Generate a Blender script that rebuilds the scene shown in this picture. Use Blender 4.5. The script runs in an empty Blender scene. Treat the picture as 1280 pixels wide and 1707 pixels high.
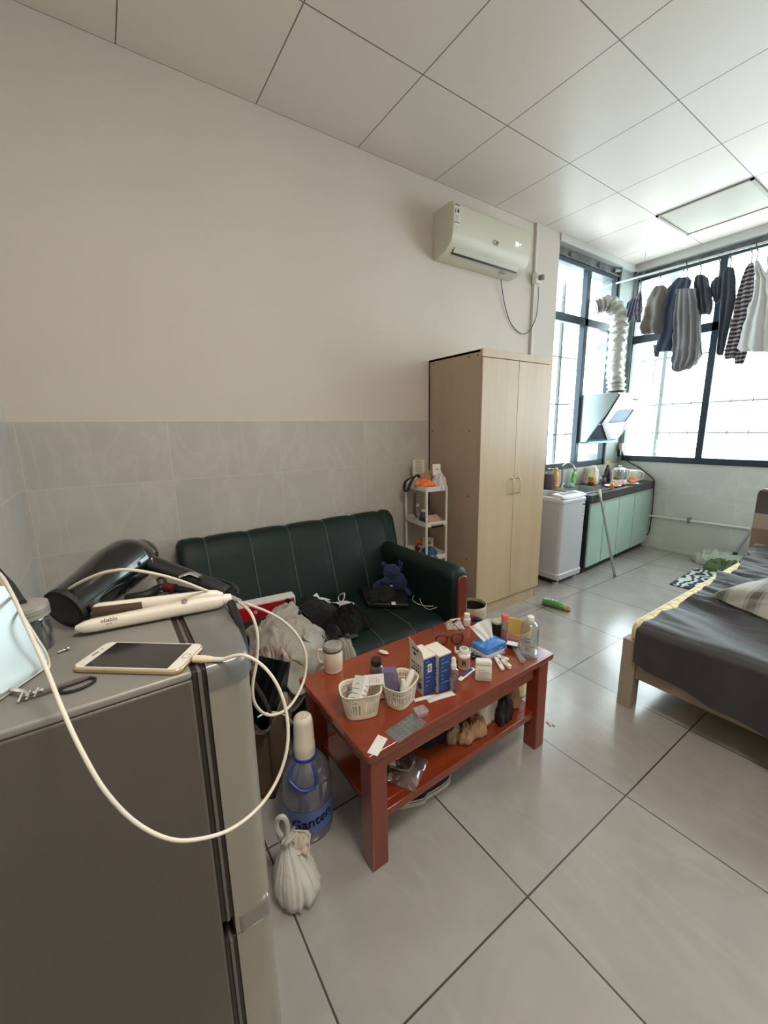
import bpy, bmesh, math, random
from mathutils import Vector, Matrix, noise
C = bpy.context.scene.collection
SC = bpy.context.scene
R = math.radians
# ---------------------------------------------------------------- camera
CAM = Vector((2.476, 0.3401, 1.3974)); FPX = 677.416
YAW, PIT, ROL = 2.5435, -0.1995, -0.018
_d = Vector((math.cos(YAW)*math.cos(PIT), math.sin(YAW)*math.cos(PIT), math.sin(PIT)))
_r = Vector((math.sin(YAW), -math.cos(YAW), 0)); _u = _r.cross(_d)
CR = math.cos(ROL)*_r + math.sin(ROL)*_u; CU = -math.sin(ROL)*_r + math.cos(ROL)*_u
cd = bpy.data.cameras.new('camera'); cam = bpy.data.objects.new('camera', cd); C.objects.link(cam)
cd.sensor_fit = 'VERTICAL'; cd.sensor_height = 36; cd.sensor_width = 27
cd.lens = FPX/1707*36; cd.clip_start = .02; cd.clip_end = 100
cam.matrix_world = Matrix(((CR.x, CU.x, -_d.x, CAM.x), (CR.y, CU.y, -_d.y, CAM.y), (CR.z, CU.z, -_d.z, CAM.z), (0, 0, 0, 1)))
SC.camera = cam
# ---------------------------------------------------------------- light
SC.view_settings.view_transform = 'Standard'; SC.view_settings.look = 'None'
SC.view_settings.exposure = 0; SC.view_settings.gamma = 1
SC.cycles.use_denoising = True
SC.cycles.max_bounces = 10; SC.cycles.diffuse_bounces = 6; SC.cycles.glossy_bounces = 4
SC.cycles.transmission_bounces = 8; SC.cycles.transparent_max_bounces = 16
SC.cycles.caustics_reflective = False; SC.cycles.caustics_refractive = False
SC.cycles.sample_clamp_indirect = 6
w = bpy.data.worlds.new('sky'); SC.world = w; w.use_nodes = True
w.node_tree.nodes['Background'].inputs[0].default_value = (.90, .96, 1, 1)
w.node_tree.nodes['Background'].inputs[1].default_value = 13
def area(name, loc, rot, sx, sy, power=0, col=(1, 1, 1), portal=False):
    l = bpy.data.lights.new(name, 'AREA'); l.shape = 'RECTANGLE'; l.size = sx; l.size_y = sy
    l.energy = power; l.color = col
    o = bpy.data.objects.new(name, l); C.objects.link(o); o.location = loc; o.rotation_euler = rot
    if portal: l.cycles.is_portal = True
    return o
area('far_window_daylight_portal', (1.75, 5.66, 2.0), (R(-90), 0, 0), 3.5, 2.0, portal=True)
area('left_window_daylight_portal', (-.22, 4.56, 2.0), (0, R(-90), 0), 2.0, 1.12, portal=True)
area('ceiling_fill_light', (2.7, .95, 3.07), (0, 0, 0), .56, .56, 41, (1, .92, .83))  # added fill light for the near end of the room, out of view
# ---------------------------------------------------------------- picture ray to a point on a real plane
def _ray(u, v): return _d*FPX + CR*(u-640) - CU*(v-853.5)
def atx(u, v, x): d = _ray(u, v); return CAM + d*((x-CAM.x)/d.x)
def aty(u, v, y): d = _ray(u, v); return CAM + d*((y-CAM.y)/d.y)
def atz(u, v, z): d = _ray(u, v); return CAM + d*((z-CAM.z)/d.z)
# ---------------------------------------------------------------- materials
def lin(c):
    f = lambda x: (x/255/12.92) if x/255 <= .04045 else ((x/255+.055)/1.055)**2.4
    return tuple(f(x) for x in c)
MATS = {}
def mat(name, c, rough=.5, metal=0, var=0, vs=4, c2=None, bump=0, bs=40, coat=0, emit=0, alpha=1, stretch=None, trans=0, sheen=0, spec=.5):
    if name in MATS: return MATS[name]
    m = bpy.data.materials.new(name); MATS[name] = m; m.use_nodes = True
    nt = m.node_tree; b = nt.nodes['Principled BSDF']; L = nt.links.new
    col = lin(c); b.inputs['Base Color'].default_value = (*col, 1)
    b.inputs['Roughness'].default_value = rough; b.inputs['Metallic'].default_value = metal
    b.inputs['Coat Weight'].default_value = coat; b.inputs['Coat Roughness'].default_value = .08
    b.inputs['Alpha'].default_value = alpha; b.inputs['Transmission Weight'].default_value = trans
    b.inputs['Specular IOR Level'].default_value = spec
    b.inputs['Sheen Weight'].default_value = sheen
    if emit: b.inputs['Emission Color'].default_value = (*col, 1); b.inputs['Emission Strength'].default_value = emit
    tc = nt.nodes.new('ShaderNodeTexCoord'); src = tc.outputs['Object']
    if stretch:
        mp = nt.nodes.new('ShaderNodeMapping'); mp.inputs['Scale'].default_value = stretch; L(src, mp.inputs[0]); src = mp.outputs[0]
    if var or c2:
        n = nt.nodes.new('ShaderNodeTexNoise'); n.inputs['Scale'].default_value = vs; n.inputs['Detail'].default_value = 6; L(src, n.inputs['Vector'])
        r = nt.nodes.new('ShaderNodeValToRGB'); r.color_ramp.elements[0].position = .35; r.color_ramp.elements[1].position = .65
        k = c2 and lin(c2) or tuple(x*(1-var) for x in col)
        r.color_ramp.elements[0].color = (*k, 1); r.color_ramp.elements[1].color = (*[min(1, x*(1+(0 if c2 else var*.5))) for x in col], 1)
        L(n.outputs[0], r.inputs[0]); L(r.outputs[0], b.inputs['Base Color'])
    if bump:
        n = nt.nodes.new('ShaderNodeTexNoise'); n.inputs['Scale'].default_value = bs; n.inputs['Detail'].default_value = 4; L(src, n.inputs['Vector'])
        bp = nt.nodes.new('ShaderNodeBump'); bp.inputs['Strength'].default_value = bump; bp.inputs['Distance'].default_value = .01
        L(n.outputs[0], bp.inputs['Height']); L(bp.outputs[0], b.inputs['Normal'])
    return m
def glassy(name, tint, gloss=.08, rough=.03, haze=0):
    """thin clear plastic or glass: mostly see-through, with a reflection that grows towards the rim"""
    m = bpy.data.materials.new(name); MATS[name] = m; m.use_nodes = True; nt = m.node_tree; nt.nodes.clear(); L = nt.links.new
    out = nt.nodes.new('ShaderNodeOutputMaterial'); tr = nt.nodes.new('ShaderNodeBsdfTransparent'); gl = nt.nodes.new('ShaderNodeBsdfGlossy')
    tr.inputs[0].default_value = (*lin(tint), 1); gl.inputs['Roughness'].default_value = rough
    lw = nt.nodes.new('ShaderNodeLayerWeight'); lw.inputs[0].default_value = .25
    ma = nt.nodes.new('ShaderNodeMath'); ma.operation = 'MULTIPLY_ADD'; ma.inputs[1].default_value = .55; ma.inputs[2].default_value = gloss; ma.use_clamp = True
    L(lw.outputs['Facing'], ma.inputs[0]); mx = nt.nodes.new('ShaderNodeMixShader'); L(ma.outputs[0], mx.inputs[0]); L(tr.outputs[0], mx.inputs[1]); L(gl.outputs[0], mx.inputs[2])
    last = mx
    if haze:
        df = nt.nodes.new('ShaderNodeBsdfDiffuse'); df.inputs[0].default_value = (.8, .8, .82, 1); m2 = nt.nodes.new('ShaderNodeMixShader'); m2.inputs[0].default_value = haze
        L(mx.outputs[0], m2.inputs[1]); L(df.outputs[0], m2.inputs[2]); last = m2
    L(last.outputs[0], out.inputs[0]); return m
def tile_mat(name, base, dark, joint, size, off, axes, jw=.004, rough=.35, veins=.5, rv=.16, spec=.5):
    """stone-look tiles: joints from object space on two axes, clouds and pale veins"""
    m = bpy.data.materials.new(name); MATS[name] = m; m.use_nodes = True; nt = m.node_tree; b = nt.nodes['Principled BSDF']; L = nt.links.new
    b.inputs['Specular IOR Level'].default_value = spec
    tc = nt.nodes.new('ShaderNodeTexCoord'); sp = nt.nodes.new('ShaderNodeSeparateXYZ'); L(tc.outputs['Object'], sp.inputs[0])
    def M(op, a, b_=None, c=None):
        n = nt.nodes.new('ShaderNodeMath'); n.operation = op
        for i, x in enumerate((a, b_, c)):
            if x is None: continue
            if isinstance(x, (int, float)): n.inputs[i].default_value = x
            else: L(x, n.inputs[i])
        return n.outputs[0]
    lines = []; cell = []
    for k in range(2):
        s = sp.outputs[axes[k]]; t = M('DIVIDE', M('SUBTRACT', s, off[k]), size[k])
        fr = M('FRACT', t); d = M('MINIMUM', fr, M('SUBTRACT', 1, fr)); lines.append(M('LESS_THAN', d, jw/2/size[k])); cell.append(M('FLOOR', t))
    j = M('MAXIMUM', *lines)
    cb = nt.nodes.new('ShaderNodeCombineXYZ'); L(cell[0], cb.inputs[0]); L(cell[1], cb.inputs[1])
    wn = nt.nodes.new('ShaderNodeTexWhiteNoise'); L(cb.outputs[0], wn.inputs[0])
    vm = nt.nodes.new('ShaderNodeVectorMath'); vm.operation = 'MULTIPLY_ADD'; L(wn.outputs['Color'], vm.inputs[0]); vm.inputs[1].default_value = (7, 7, 7); L(tc.outputs['Object'], vm.inputs[2])
    n1 = nt.nodes.new('ShaderNodeTexNoise'); n1.inputs['Scale'].default_value = 2.2; n1.inputs['Detail'].default_value = 8; n1.inputs['Roughness'].default_value = .65; n1.inputs['Distortion'].default_value = .6; L(vm.outputs[0], n1.inputs[0])
    r1 = nt.nodes.new('ShaderNodeValToRGB'); r1.color_ramp.elements[0].position = .3; r1.color_ramp.elements[1].position = .72
    r1.color_ramp.elements[0].color = (*lin(dark), 1); r1.color_ramp.elements[1].color = (*lin(base), 1); L(n1.outputs[0], r1.inputs[0])
    mp = nt.nodes.new('ShaderNodeMapping'); mp.inputs['Rotation'].default_value = (.6, .5, .6); mp.inputs['Scale'].default_value = (1, 3.2, 1.6); L(vm.outputs[0], mp.inputs[0])
    n2 = nt.nodes.new('ShaderNodeTexNoise'); n2.inputs['Scale'].default_value = 1.3; n2.inputs['Detail'].default_value = 7; n2.inputs['Distortion'].default_value = 1.2; L(mp.outputs[0], n2.inputs[0])
    vein = M('MULTIPLY', M('POWER', M('SUBTRACT', 1, M('MINIMUM', M('MULTIPLY', M('ABSOLUTE', M('SUBTRACT', n2.outputs[0], .5)), 16), 1)), 2), veins*.5)
    mx = nt.nodes.new('ShaderNodeMix'); mx.data_type = 'RGBA'; L(vein, mx.inputs[0]); L(r1.outputs[0], mx.inputs[6]); mx.inputs[7].default_value = (*lin([min(255, x+28) for x in base]), 1)
    mj = nt.nodes.new('ShaderNodeMix'); mj.data_type = 'RGBA'; L(j, mj.inputs[0]); L(mx.outputs[2], mj.inputs[6]); mj.inputs[7].default_value = (*lin(joint), 1)
    L(mj.outputs[2], b.inputs['Base Color'])
    n3 = nt.nodes.new('ShaderNodeTexNoise'); n3.inputs['Scale'].default_value = 9; n3.inputs['Detail'].default_value = 5; L(tc.outputs['Object'], n3.inputs[0])
    L(M('ADD', M('MULTIPLY', n3.outputs[0], rv), rough-rv/2), b.inputs['Roughness'])
    bp = nt.nodes.new('ShaderNodeBump'); bp.inputs['Strength'].default_value = .25; bp.inputs['Distance'].default_value = .002; bp.invert = True; L(j, bp.inputs['Height']); L(bp.outputs[0], b.inputs['Normal'])
    return m
# ---------------------------------------------------------------- mesh builder
class MB:
    def __init__(s): s.v = []; s.f = []; s.mi = []; s.T = Matrix.Identity(4); s.m = 0
    def add(s, vs, fs, mi=None):
        o = len(s.v); s.v += [s.T @ Vector(v) for v in vs]
        for f in fs: s.f.append([i+o for i in f]); s.mi.append(s.m if mi is None else mi)
        return s
    def box(s, x0, x1, y0, y1, z0, z1, mi=None):
        return s.add([(x0, y0, z0), (x1, y0, z0), (x1, y1, z0), (x0, y1, z0), (x0, y0, z1), (x1, y0, z1), (x1, y1, z1), (x0, y1, z1)],
                     [(0, 3, 2, 1), (4, 5, 6, 7), (0, 1, 5, 4), (1, 2, 6, 5), (2, 3, 7, 6), (3, 0, 4, 7)], mi)
    def loft(s, rings, mi=None, closed=True, caps=True, loop=False):
        n = len(rings[0]); vs = [v for r in rings for v in r]; fs = []
        k = len(rings)
        for i in range(k if loop else k-1):
            for j in range(n if closed else n-1):
                a, b = i*n+j, i*n+(j+1) % n; c, d = ((i+1) % k)*n+(j+1) % n, ((i+1) % k)*n+j; fs.append((a, b, c, d))
        if caps and closed and not loop: fs.append(tuple(range(n-1, -1, -1))); fs.append(tuple((k-1)*n+j for j in range(n)))
        return s.add(vs, fs, mi)
    def lathe(s, prof, c=(0, 0, 0), n=28, mi=None, M=None, sx=1, sy=1, caps=True):
        """profile of (r, z) turned about local Z; M tilts it about c"""
        M = M or Matrix.Identity(3); c = Vector(c)
        rings = [[c + M @ Vector((r*sx*math.cos(2*math.pi*j/n), r*sy*math.sin(2*math.pi*j/n), z)) for j in range(n)] for r, z in prof]
        return s.loft(rings, mi, caps=caps)
    def cyl(s, a, b, r, r2=None, n=16, mi=None):
        a, b = Vector(a), Vector(b); M = (b-a).to_track_quat('Z', 'Y').to_matrix(); L = (b-a).length
        return s.lathe([(r, 0), (r if r2 is None else r2, L)], a, n, mi, M)
    def tube(s, pts, r, n=8, mi=None, closed=False, smooth=0):
        pts = [Vector(p) for p in pts]
        if smooth: pts = spline(pts, smooth, closed)
        rings = []; k = len(pts); N = None
        for i, p in enumerate(pts):
            t = (pts[(i+1) % k]-pts[i-1]) if (closed or 0 < i < k-1) else (pts[1]-pts[0] if i == 0 else pts[-1]-pts[-2])
            t.normalize()
            if N is None: N = t.orthogonal().normalized()
            else: N = (N - t*N.dot(t)); N = N.normalized() if N.length > 1e-6 else t.orthogonal().normalized()
            B = t.cross(N); rr = r[i*(len(r)-1)//max(1, k-1)] if isinstance(r, (list, tuple)) else r
            rings.append([p + (N*math.cos(2*math.pi*j/n) + B*math.sin(2*math.pi*j/n))*rr for j in range(n)])
        return s.loft(rings, mi, loop=closed)
    def prism(s, poly, z0, z1, mi=None, M=None):
        """2-D outline (x, y) with thickness along local Z"""
        M = M or Matrix.Identity(4); n = len(poly)
        return s.add([M @ Vector((x, y, z0)) for x, y in poly] + [M @ Vector((x, y, z1)) for x, y in poly],
                     [tuple(range(n-1, -1, -1)), tuple(range(n, 2*n))] + [(i, (i+1) % n, n+(i+1) % n, n+i) for i in range(n)], mi)
    def ball(s, c, r, n=16, mi=None, M=None):
        rx, ry, rz = (r, r, r) if isinstance(r, (int, float)) else r
        M = M or Matrix.Identity(3); c = Vector(c); k = n//2; rings = []
        for i in range(k+1):
            a = -math.pi/2 + math.pi*i/k; a = max(-1.55, min(1.55, a))
            rings.append([c + M @ Vector((rx*math.cos(a)*math.cos(2*math.pi*j/n), ry*math.cos(a)*math.sin(2*math.pi*j/n), rz*math.sin(a))) for j in range(n)])
        return s.loft(rings, mi)
    def grid(s, fn, nu, nv, mi=None, thick=0):
        """fn(u, v) -> point on a sheet, u and v in 0..1; thick > 0 gives it a back face"""
        P = [[Vector(fn(i/nu, j/nv)) for j in range(nv+1)] for i in range(nu+1)]
        vs = [p for row in P for p in row]; W = nv+1
        fs = [(i*W+j, (i+1)*W+j, (i+1)*W+j+1, i*W+j+1) for i in range(nu) for j in range(nv)]
        if thick:
            Nn = [Vector() for _ in vs]
            for f in fs:
                nn = (vs[f[1]]-vs[f[0]]).cross(vs[f[3]]-vs[f[0]])
                for i in f: Nn[i] += nn
            k = len(vs); back = [vs[i] - (Nn[i].normalized() if Nn[i].length else Vector((0, 0, 1)))*thick for i in range(k)]
            bf = [tuple(reversed([i+k for i in f])) for f in fs]
            rim = [i*W for i in range(nu+1)] + [nu*W+j for j in range(1, W)] + [i*W+nv for i in range(nu-1, -1, -1)] + [j for j in range(nv-1, 0, -1)]
            side = [(rim[i], rim[(i+1) % len(rim)], rim[(i+1) % len(rim)]+k, rim[i]+k) for i in range(len(rim))]
            return s.add(vs+back, fs+bf+side, mi)
        return s.add(vs, fs, mi)
    def build(s, name, mats, parent=None, bevel=0, ang=38, loc=None, seg=2, subd=0):
        me = bpy.data.meshes.new(name)
        base = Matrix.Identity(4)
        if parent is not None: base = WM[parent.name]
        elif loc is not None: base = Matrix.Translation(Vector(loc))
        inv = base.inverted(); me.from_pydata([inv @ v for v in s.v], [], s.f)
        mats = mats if isinstance(mats, (list, tuple)) else [mats]
        for m in mats: me.materials.append(m)
        me.polygons.foreach_set('material_index', s.mi)
        bm = bmesh.new(); bm.from_mesh(me); bmesh.ops.recalc_face_normals(bm, faces=bm.faces); bm.to_mesh(me); bm.free()
        me.polygons.foreach_set('use_smooth', [True]*len(me.polygons)); me.set_sharp_from_angle(angle=R(ang))
        o = bpy.data.objects.new(name, me); C.objects.link(o); WM[o.name] = base
        if parent is not None: o.parent = parent
        else: o.matrix_world = base
        if bevel:
            md = o.modifiers.new('bevel', 'BEVEL'); md.width = bevel; md.segments = seg; md.limit_method = 'ANGLE'; md.angle_limit = R(35); md.harden_normals = False
        if subd:
            md = o.modifiers.new('sub', 'SUBSURF'); md.levels = subd; md.render_levels = subd
        return o
WM = {}
def spline(p, k, closed=False):
    n = len(p); out = []
    for i in range(n if closed else n-1):
        g = lambda q: p[q % n] if closed else p[max(0, min(n-1, q))]
        a, b, c, d = g(i-1), g(i), g(i+1), g(i+2)
        for j in range(k):
            t = j/k; out.append(.5*((2*b)+(c-a)*t+(2*a-5*b+4*c-d)*t*t+(3*b-a-3*c+d)*t**3))
    if not closed: out.append(p[-1])
    return out
def tag(o, label, cat, group=None):
    o['label'] = label; o['category'] = cat
    if group: o['group'] = group
    return o
def thing(name, label, cat, loc, rotz=0, group=None):
    o = bpy.data.objects.new(name, None); C.objects.link(o); o.empty_display_size = .05
    M = Matrix.Translation(Vector(loc)) @ Matrix.Rotation(rotz, 4, 'Z'); o.matrix_world = M; WM[o.name] = M
    return tag(o, label, cat, group)
def struct(o): o['kind'] = 'structure'; return o
def rz(a): return Matrix.Rotation(a, 3, 'Z')
def frame(loc, rotz=0, rx=0, ry=0): return Matrix.Translation(Vector(loc)) @ Matrix.Rotation(rotz, 4, 'Z') @ Matrix.Rotation(ry, 4, 'Y') @ Matrix.Rotation(rx, 4, 'X')
def text_mb(mb, txt, size, M, mi=None, depth=.0004, bend=None, font_scale_x=1, shear=0, bold=0):
    """writes txt as solid letters on the local XY plane of M, centred; bend(v) maps the flat letters to a curved face"""
    cu = bpy.data.curves.new('lettering', 'FONT'); cu.body = txt; cu.size = size; cu.align_x = 'CENTER'; cu.align_y = 'CENTER'; cu.extrude = depth; cu.resolution_u = 3; cu.shear = shear; cu.offset = bold
    ob = bpy.data.objects.new('lettering', cu); C.objects.link(ob); bpy.context.view_layer.update()
    me = bpy.data.meshes.new_from_object(ob.evaluated_get(bpy.context.evaluated_depsgraph_get()))
    vs = [Vector((v.co.x*font_scale_x, v.co.y, v.co.z)) for v in me.vertices]
    if bend: vs = [bend(v) for v in vs]
    mb.add([M @ v for v in vs], [tuple(p.vertices) for p in me.polygons], mi)
    bpy.data.objects.remove(ob); bpy.data.curves.remove(cu); bpy.data.meshes.remove(me); return mb
def rect_r(w, h, r, n=4):
    P = []
    for cx, cy, a0 in ((w/2-r, h/2-r, 0), (-w/2+r, h/2-r, 90), (-w/2+r, -h/2+r, 180), (w/2-r, -h/2+r, 270)):
        for i in range(n+1): a = R(a0+90*i/n); P.append((cx+r*math.cos(a), cy+r*math.sin(a)))
    return P
def fbm(x, y, z=0, o=4): return noise.fractal(Vector((x, y, z)), 1, 2, o)
def ridge(x, y, z=0): return 1-abs(2*noise.noise(Vector((x, y, z))))
# ================================================================ THE ROOM
paint = mat('wall_paint', (204, 195, 186), .75, var=.03, vs=1.5, bump=.05, bs=120)
wtile = tile_mat('wall_tile', (190, 185, 177), (175, 170, 162), (200, 194, 185), (.612, .318), (.640, 1.467), (1, 2), .003, .38, .35)
ntile = tile_mat('near_wall_tile', (186, 182, 174), (173, 169, 161), (206, 200, 191), (.6, .318), (.45, 1.467), (0, 2), .004, .38, .35)
ftile = tile_mat('far_wall_tile', (206, 211, 206), (194, 200, 196), (214, 218, 212), (.6, .318), (.56, .985), (0, 2), .004, .38, .35)
floorm = tile_mat('floor_tile', (166, 162, 156), (147, 143, 138), (62, 58, 54), (.6, .6), (1.9026, 1.2331), (0, 1), .0055, .19, .22, spec=.9)
ceilm = tile_mat('ceiling_panel', (220, 211, 202), (218, 209, 200), (112, 108, 104), (.63, .63), (0, .6177), (0, 1), .006, .40, 0, rv=.02, spec=.35)
trimw = mat('white_trim', (205, 200, 190), .5)
black = mat('black_plastic', (18, 18, 19), .35)
alu = mat('dark_aluminium_frame', (52, 62, 72), .4, .4)
steel = mat('brushed_steel', (165, 168, 168), .28, .9, bump=.05, bs=60)
chrome = mat('chrome', (215, 215, 215), .1, 1)
white = mat('white_plastic', (222, 218, 208), .38)
H = 3.1105
b = MB(); b.box(-.6, 3.8, -.3, 6.0, -.12, 0); struct(b.build('floor', floorm))
b = MB(); b.box(-.2, 3.8, -.2, 5.50, H, H+.1); struct(b.build('ceiling', ceilm))
b = MB(); b.box(-.2, 0, -.2, 4.0, 1.467, H, 0); b.box(-.2, .006, -.2, 4.0, 0, 1.462, 1); b.box(-.2, .004, -.2, 4.0, 1.462, 1.467, 2)
b.box(-.2, .018, 3.685, 4.0, 1.467, H, 0); b.box(-.2, 0, 4.0, 5.6, 0, .955, 1)
struct(b.build('wall_left', [paint, wtile, trimw]))
b = MB(); b.box(0, 3.8, -.2, 0, 1.467, H, 0); b.box(0.006, 3.8, -.2, .006, 0, 1.462, 1); b.box(0, 3.8, -.2, .004, 1.462, 1.467, 2); struct(b.build('wall_near', [paint, ntile, trimw]))
b = MB(); b.box(0, 3.8, 5.485, 5.65, 0, .985, 0); b.box(0, 3.8, 5.478, 5.65, .975, .988, 1); struct(b.build('wall_far', [ftile, trimw]))
b = MB(); b.box(3.6, 3.8, 0, 5.65, 1.467, H, 0); b.box(3.594, 3.8, 0, 5.65, 0, 1.462, 1); b.box(3.596, 3.8, 0, 5.65, 1.462, 1.467, 2); struct(b.build('wall_right', [paint, wtile, trimw]))
# beams and the corner column
conc = mat('galvanised_beam', (116, 120, 118), .6, .2, var=.35, vs=7, bump=.2, bs=14)
b = MB(); b.box(0, 3.6, 5.49, 5.65, 2.985, H+.05); b.box(0, 3.6, 5.462, 5.50, 2.975, 2.990); struct(b.build('trim_1', conc))
b = MB(); b.box(-.2, -.03, 4.0, 5.15, 2.955, H+.05); b.box(-.05, .0, 4.0, 5.15, 2.955, 2.965); b.cyl((-.01, 5.02, 3.0), (-.01, 5.14, 3.02), .018)
for y in (4.25, 4.75): b.ball((-.03, y, 3.0), (.03, .035, .03), 10)
struct(b.build('trim_2', conc))
colm = mat('column_metal', (140, 150, 144), .55, .1, var=.18, vs=5)
b = MB(); b.box(-.2, -.005, 5.15, 5.65, 0, H); b.box(-.005, .03, 5.46, 5.50, .98, H); b.box(-.02, .012, 5.14, 5.165, .955, H); struct(b.build('trim_3', [colm]))
b = MB(); b.box(0, 3.6, 5.40, 5.485, 3.045, H); b.box(-.03, .03, 4.0, 5.45, 3.045, H); struct(b.build('trim_4', mat('ceiling_edge_strip', (196, 196, 192), .35)))
# conduit on the wall by the pillar
b = MB(); b.box(0, .022, 3.655, 3.69, 1.467, H); struct(b.build('trim_5', trimw, bevel=.002))
# windows
pane_m = glassy('window_glass', (238, 244, 244), .03, .02)
def window(name, horiz, a0, a1, c, z0, z1, mull, trans, w=.05, d=.06):
    b = MB()
    def bar(p0, p1, q0, q1):
        if horiz: b.box(p0, p1, c-d/2, c+d/2, q0, q1)
        else: b.box(c-d/2, c+d/2, p0, p1, q0, q1)
    bar(a0, a1, z0, z0+w*1.3); bar(a0, a1, z1-w*.8, z1); bar(a0, a0+w*.8, z0, z1); bar(a1-w*.8, a1, z0, z1)
    for m in mull: bar(m-w*.6, m+w*.6, z0+w, z1-w*.7)
    ms = [a0]+list(mull)+[a1]
    bar(a0, a1, trans[0], trans[1])
    o = struct(b.build(name, alu, bevel=.004))
    for i in range(len(ms)-1):
        for q0, q1 in ((z0+w, trans[0]+.01), (trans[1]-.01, z1-w*.7)):
            g = MB()
            if horiz: g.box(ms[i]+.02, ms[i+1]-.02, c-.003, c+.003, q0, q1)
            else: g.box(c-.003, c+.003, ms[i]+.02, ms[i+1]-.02, q0, q1)
            k = g.build('pane', pane_m); k.parent = o
    return o
window('window_1', True, 0.0, 3.6, 5.50, .985, 2.99, (.80, 1.68, 2.6), (2.30, 2.385))
window('window_2', False, 4.0, 5.15, -.04, .955, 2.955, (4.58,), (2.40, 2.475))
# bars outside
b = MB(); rnd = random.Random(3)
for z in (1.296, 1.645, 2.20, 2.75):
    b.tube([(-1.2, 6.2, z), (4.5, 6.2, z)], .009, 6)
    for i in range(30):
        x = -1.1+i*.19; b.tube([(x, 6.2, z-.02), (x+.004, 6.2, z+.030)], .007, 4)
for x in (.09, 1.9, 3.6): b.box(x-.02, x+.02, 6.19, 6.23, .6, 3.2)
b.tube([(-.02, 6.2, 1.9), (-.02, 6.2, 2.75)], .009, 5)
tag(b.build('security_grille', mat('pale_bar_metal', (92, 96, 96), .7), loc=(1, 6.2, .6)), 'thin barbed metal bars stretched outside the far window', 'grille')
b = MB()
for z in (1.3, 1.66, 2.2): b.tube([(-.5, 3.6, z), (-.5, 5.9, z)], .008, 6)
b.box(-.52, -.49, 4.9, 4.93, 0, 3)
tag(b.build('security_grille', MATS['pale_bar_metal'], loc=(-.5, 4.6, 0)), 'thin metal bars outside the left kitchen window', 'grille')
# ceiling light panel, switched off
t = thing('ceiling_light', 'square beige ceiling light panel, switched off, near the window', 'ceiling light', (.945, 4.712, H))
b = MB(); x0, x1, y0, y1 = .63, 1.26, 4.397, 5.027
b.box(x0, x1, y0, y0+.02, H-.012, H); b.box(x0, x1, y1-.02, y1, H-.012, H); b.box(x0, x0+.02, y0, y1, H-.012, H); b.box(x1-.02, x1, y0, y1, H-.012, H)
b.build('frame', mat('light_frame', (140, 134, 124), .5), t)
b = MB(); b.box(x0+.02, x1-.02, y0+.02, y1-.02, H-.006, H); b.build('diffuser', mat('light_diffuser', (168, 160, 144), .5), t)
t = thing('ceiling_light', 'square ceiling panel added out of view as fill light over the fridge end', 'ceiling light', (2.7, .95, H))  # unseen glowing panel, added to go with the fill light
b = MB(); b.box(2.4, 3.0, .65, 1.25, H-.008, H); b.build('frame', white, t)
b = MB(); b.box(2.42, 2.98, .67, 1.23, H-.012, H-.007); b.build('diffuser', mat('fill_diffuser', (255, 236, 214), .5, emit=3), t)
# ================================================================ AIR CONDITIONER
t = thing('air_conditioner', 'white wall air conditioner with lit digits above the wardrobe', 'air conditioner', (0, 2.91, 2.61))
acw = mat('ac_white', (200, 196, 180), .38, var=.03, vs=3)
prof = [(0, 2.60), (0, 2.905), (.17, 2.912), (.202, 2.90), (.212, 2.875), (.206, 2.72), (.19, 2.668), (.13, 2.618), (.06, 2.600)]
b = MB(); y0, y1 = 2.495, 3.335
b.loft([[(x, y, z) for x, z in prof] for y in (y0, y1)]); b.build('body', acw, t, bevel=.006)
def chamf(k, off): # point along the lower front slope
    a = Vector((.199, 0, 2.690)); c = Vector((.128, 0, 2.612)); n = Vector((.75, 0, -.66)); return a+(c-a)*k+n*off
b = MB(); 
def strip(y0, y1, k0, k1, o0, o1, mi=None):
    P = [chamf(k0, o0), chamf(k1, o0), chamf(k1, o1), chamf(k0, o1)]
    b.loft([[(p.x, y, p.z) for p in P] for y in (y0, y1)], mi)
strip(2.555, 3.27, .12, 1.0, -.002, .003); b.build('air_outlet', black, t)
b = MB(); strip(2.56, 3.265, .56, .86, .002, .005); b.build('louver', acw, t, bevel=.002)
b = MB(); b.box(.2085, .2105, 2.505, 2.555, 2.76, 2.885); o = b.build('energy_label', mat('label_white', (214, 212, 206), .6), t)
b = MB(); b.box(.210, .2115, 2.508, 2.552, 2.868, 2.884, 0); b.box(.210, .2113, 2.508, 2.552, 2.772, 2.777, 1); b.box(.210, .2113, 2.512, 2.518, 2.83, 2.86, 1); b.box(.210, .2113, 2.531, 2.547, 2.835, 2.862, 1)
for i in range(5): b.box(.210, .2113, 2.512, 2.545, 2.785+i*.008, 2.788+i*.008, 2)
b.build('label_print', [mat('label_blue', (52, 92, 120), .6), mat('ink', (40, 38, 38), .6), mat('ink_grey', (150, 146, 142), .6)], o)
disp = mat('display_light', (190, 215, 255), .4, emit=4)
b = MB(); F = Matrix(((0, 0, 1, .2125), (1, 0, 0, 3.165), (0, 1, 0, 2.775), (0, 0, 0, 1))); text_mb(b, '26', .038, F); b.box(.2115, .213, 3.20, 3.208, 2.777, 2.785); b.build('digit_display', disp, t)
b = MB(); F = Matrix(((0, 0, 1, .2105), (1, 0, 0, 2.93), (0, 1, 0, 2.735), (0, 0, 0, 1))); b.T = F
b.tube([(.018*math.cos(a)-.012, .014*math.sin(a), 0) for a in [i*.524 for i in range(12)]], .0022, 5, closed=True); b.box(.004, .03, -.002, .003, -.001, .002); b.box(.01, .014, -.02, .015, -.001, .002); b.box(.012, .03, .009, .012, -.001, .002)
b.build('maker_emblem', mat('emblem_grey', (140, 136, 126), .5), t)
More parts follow.
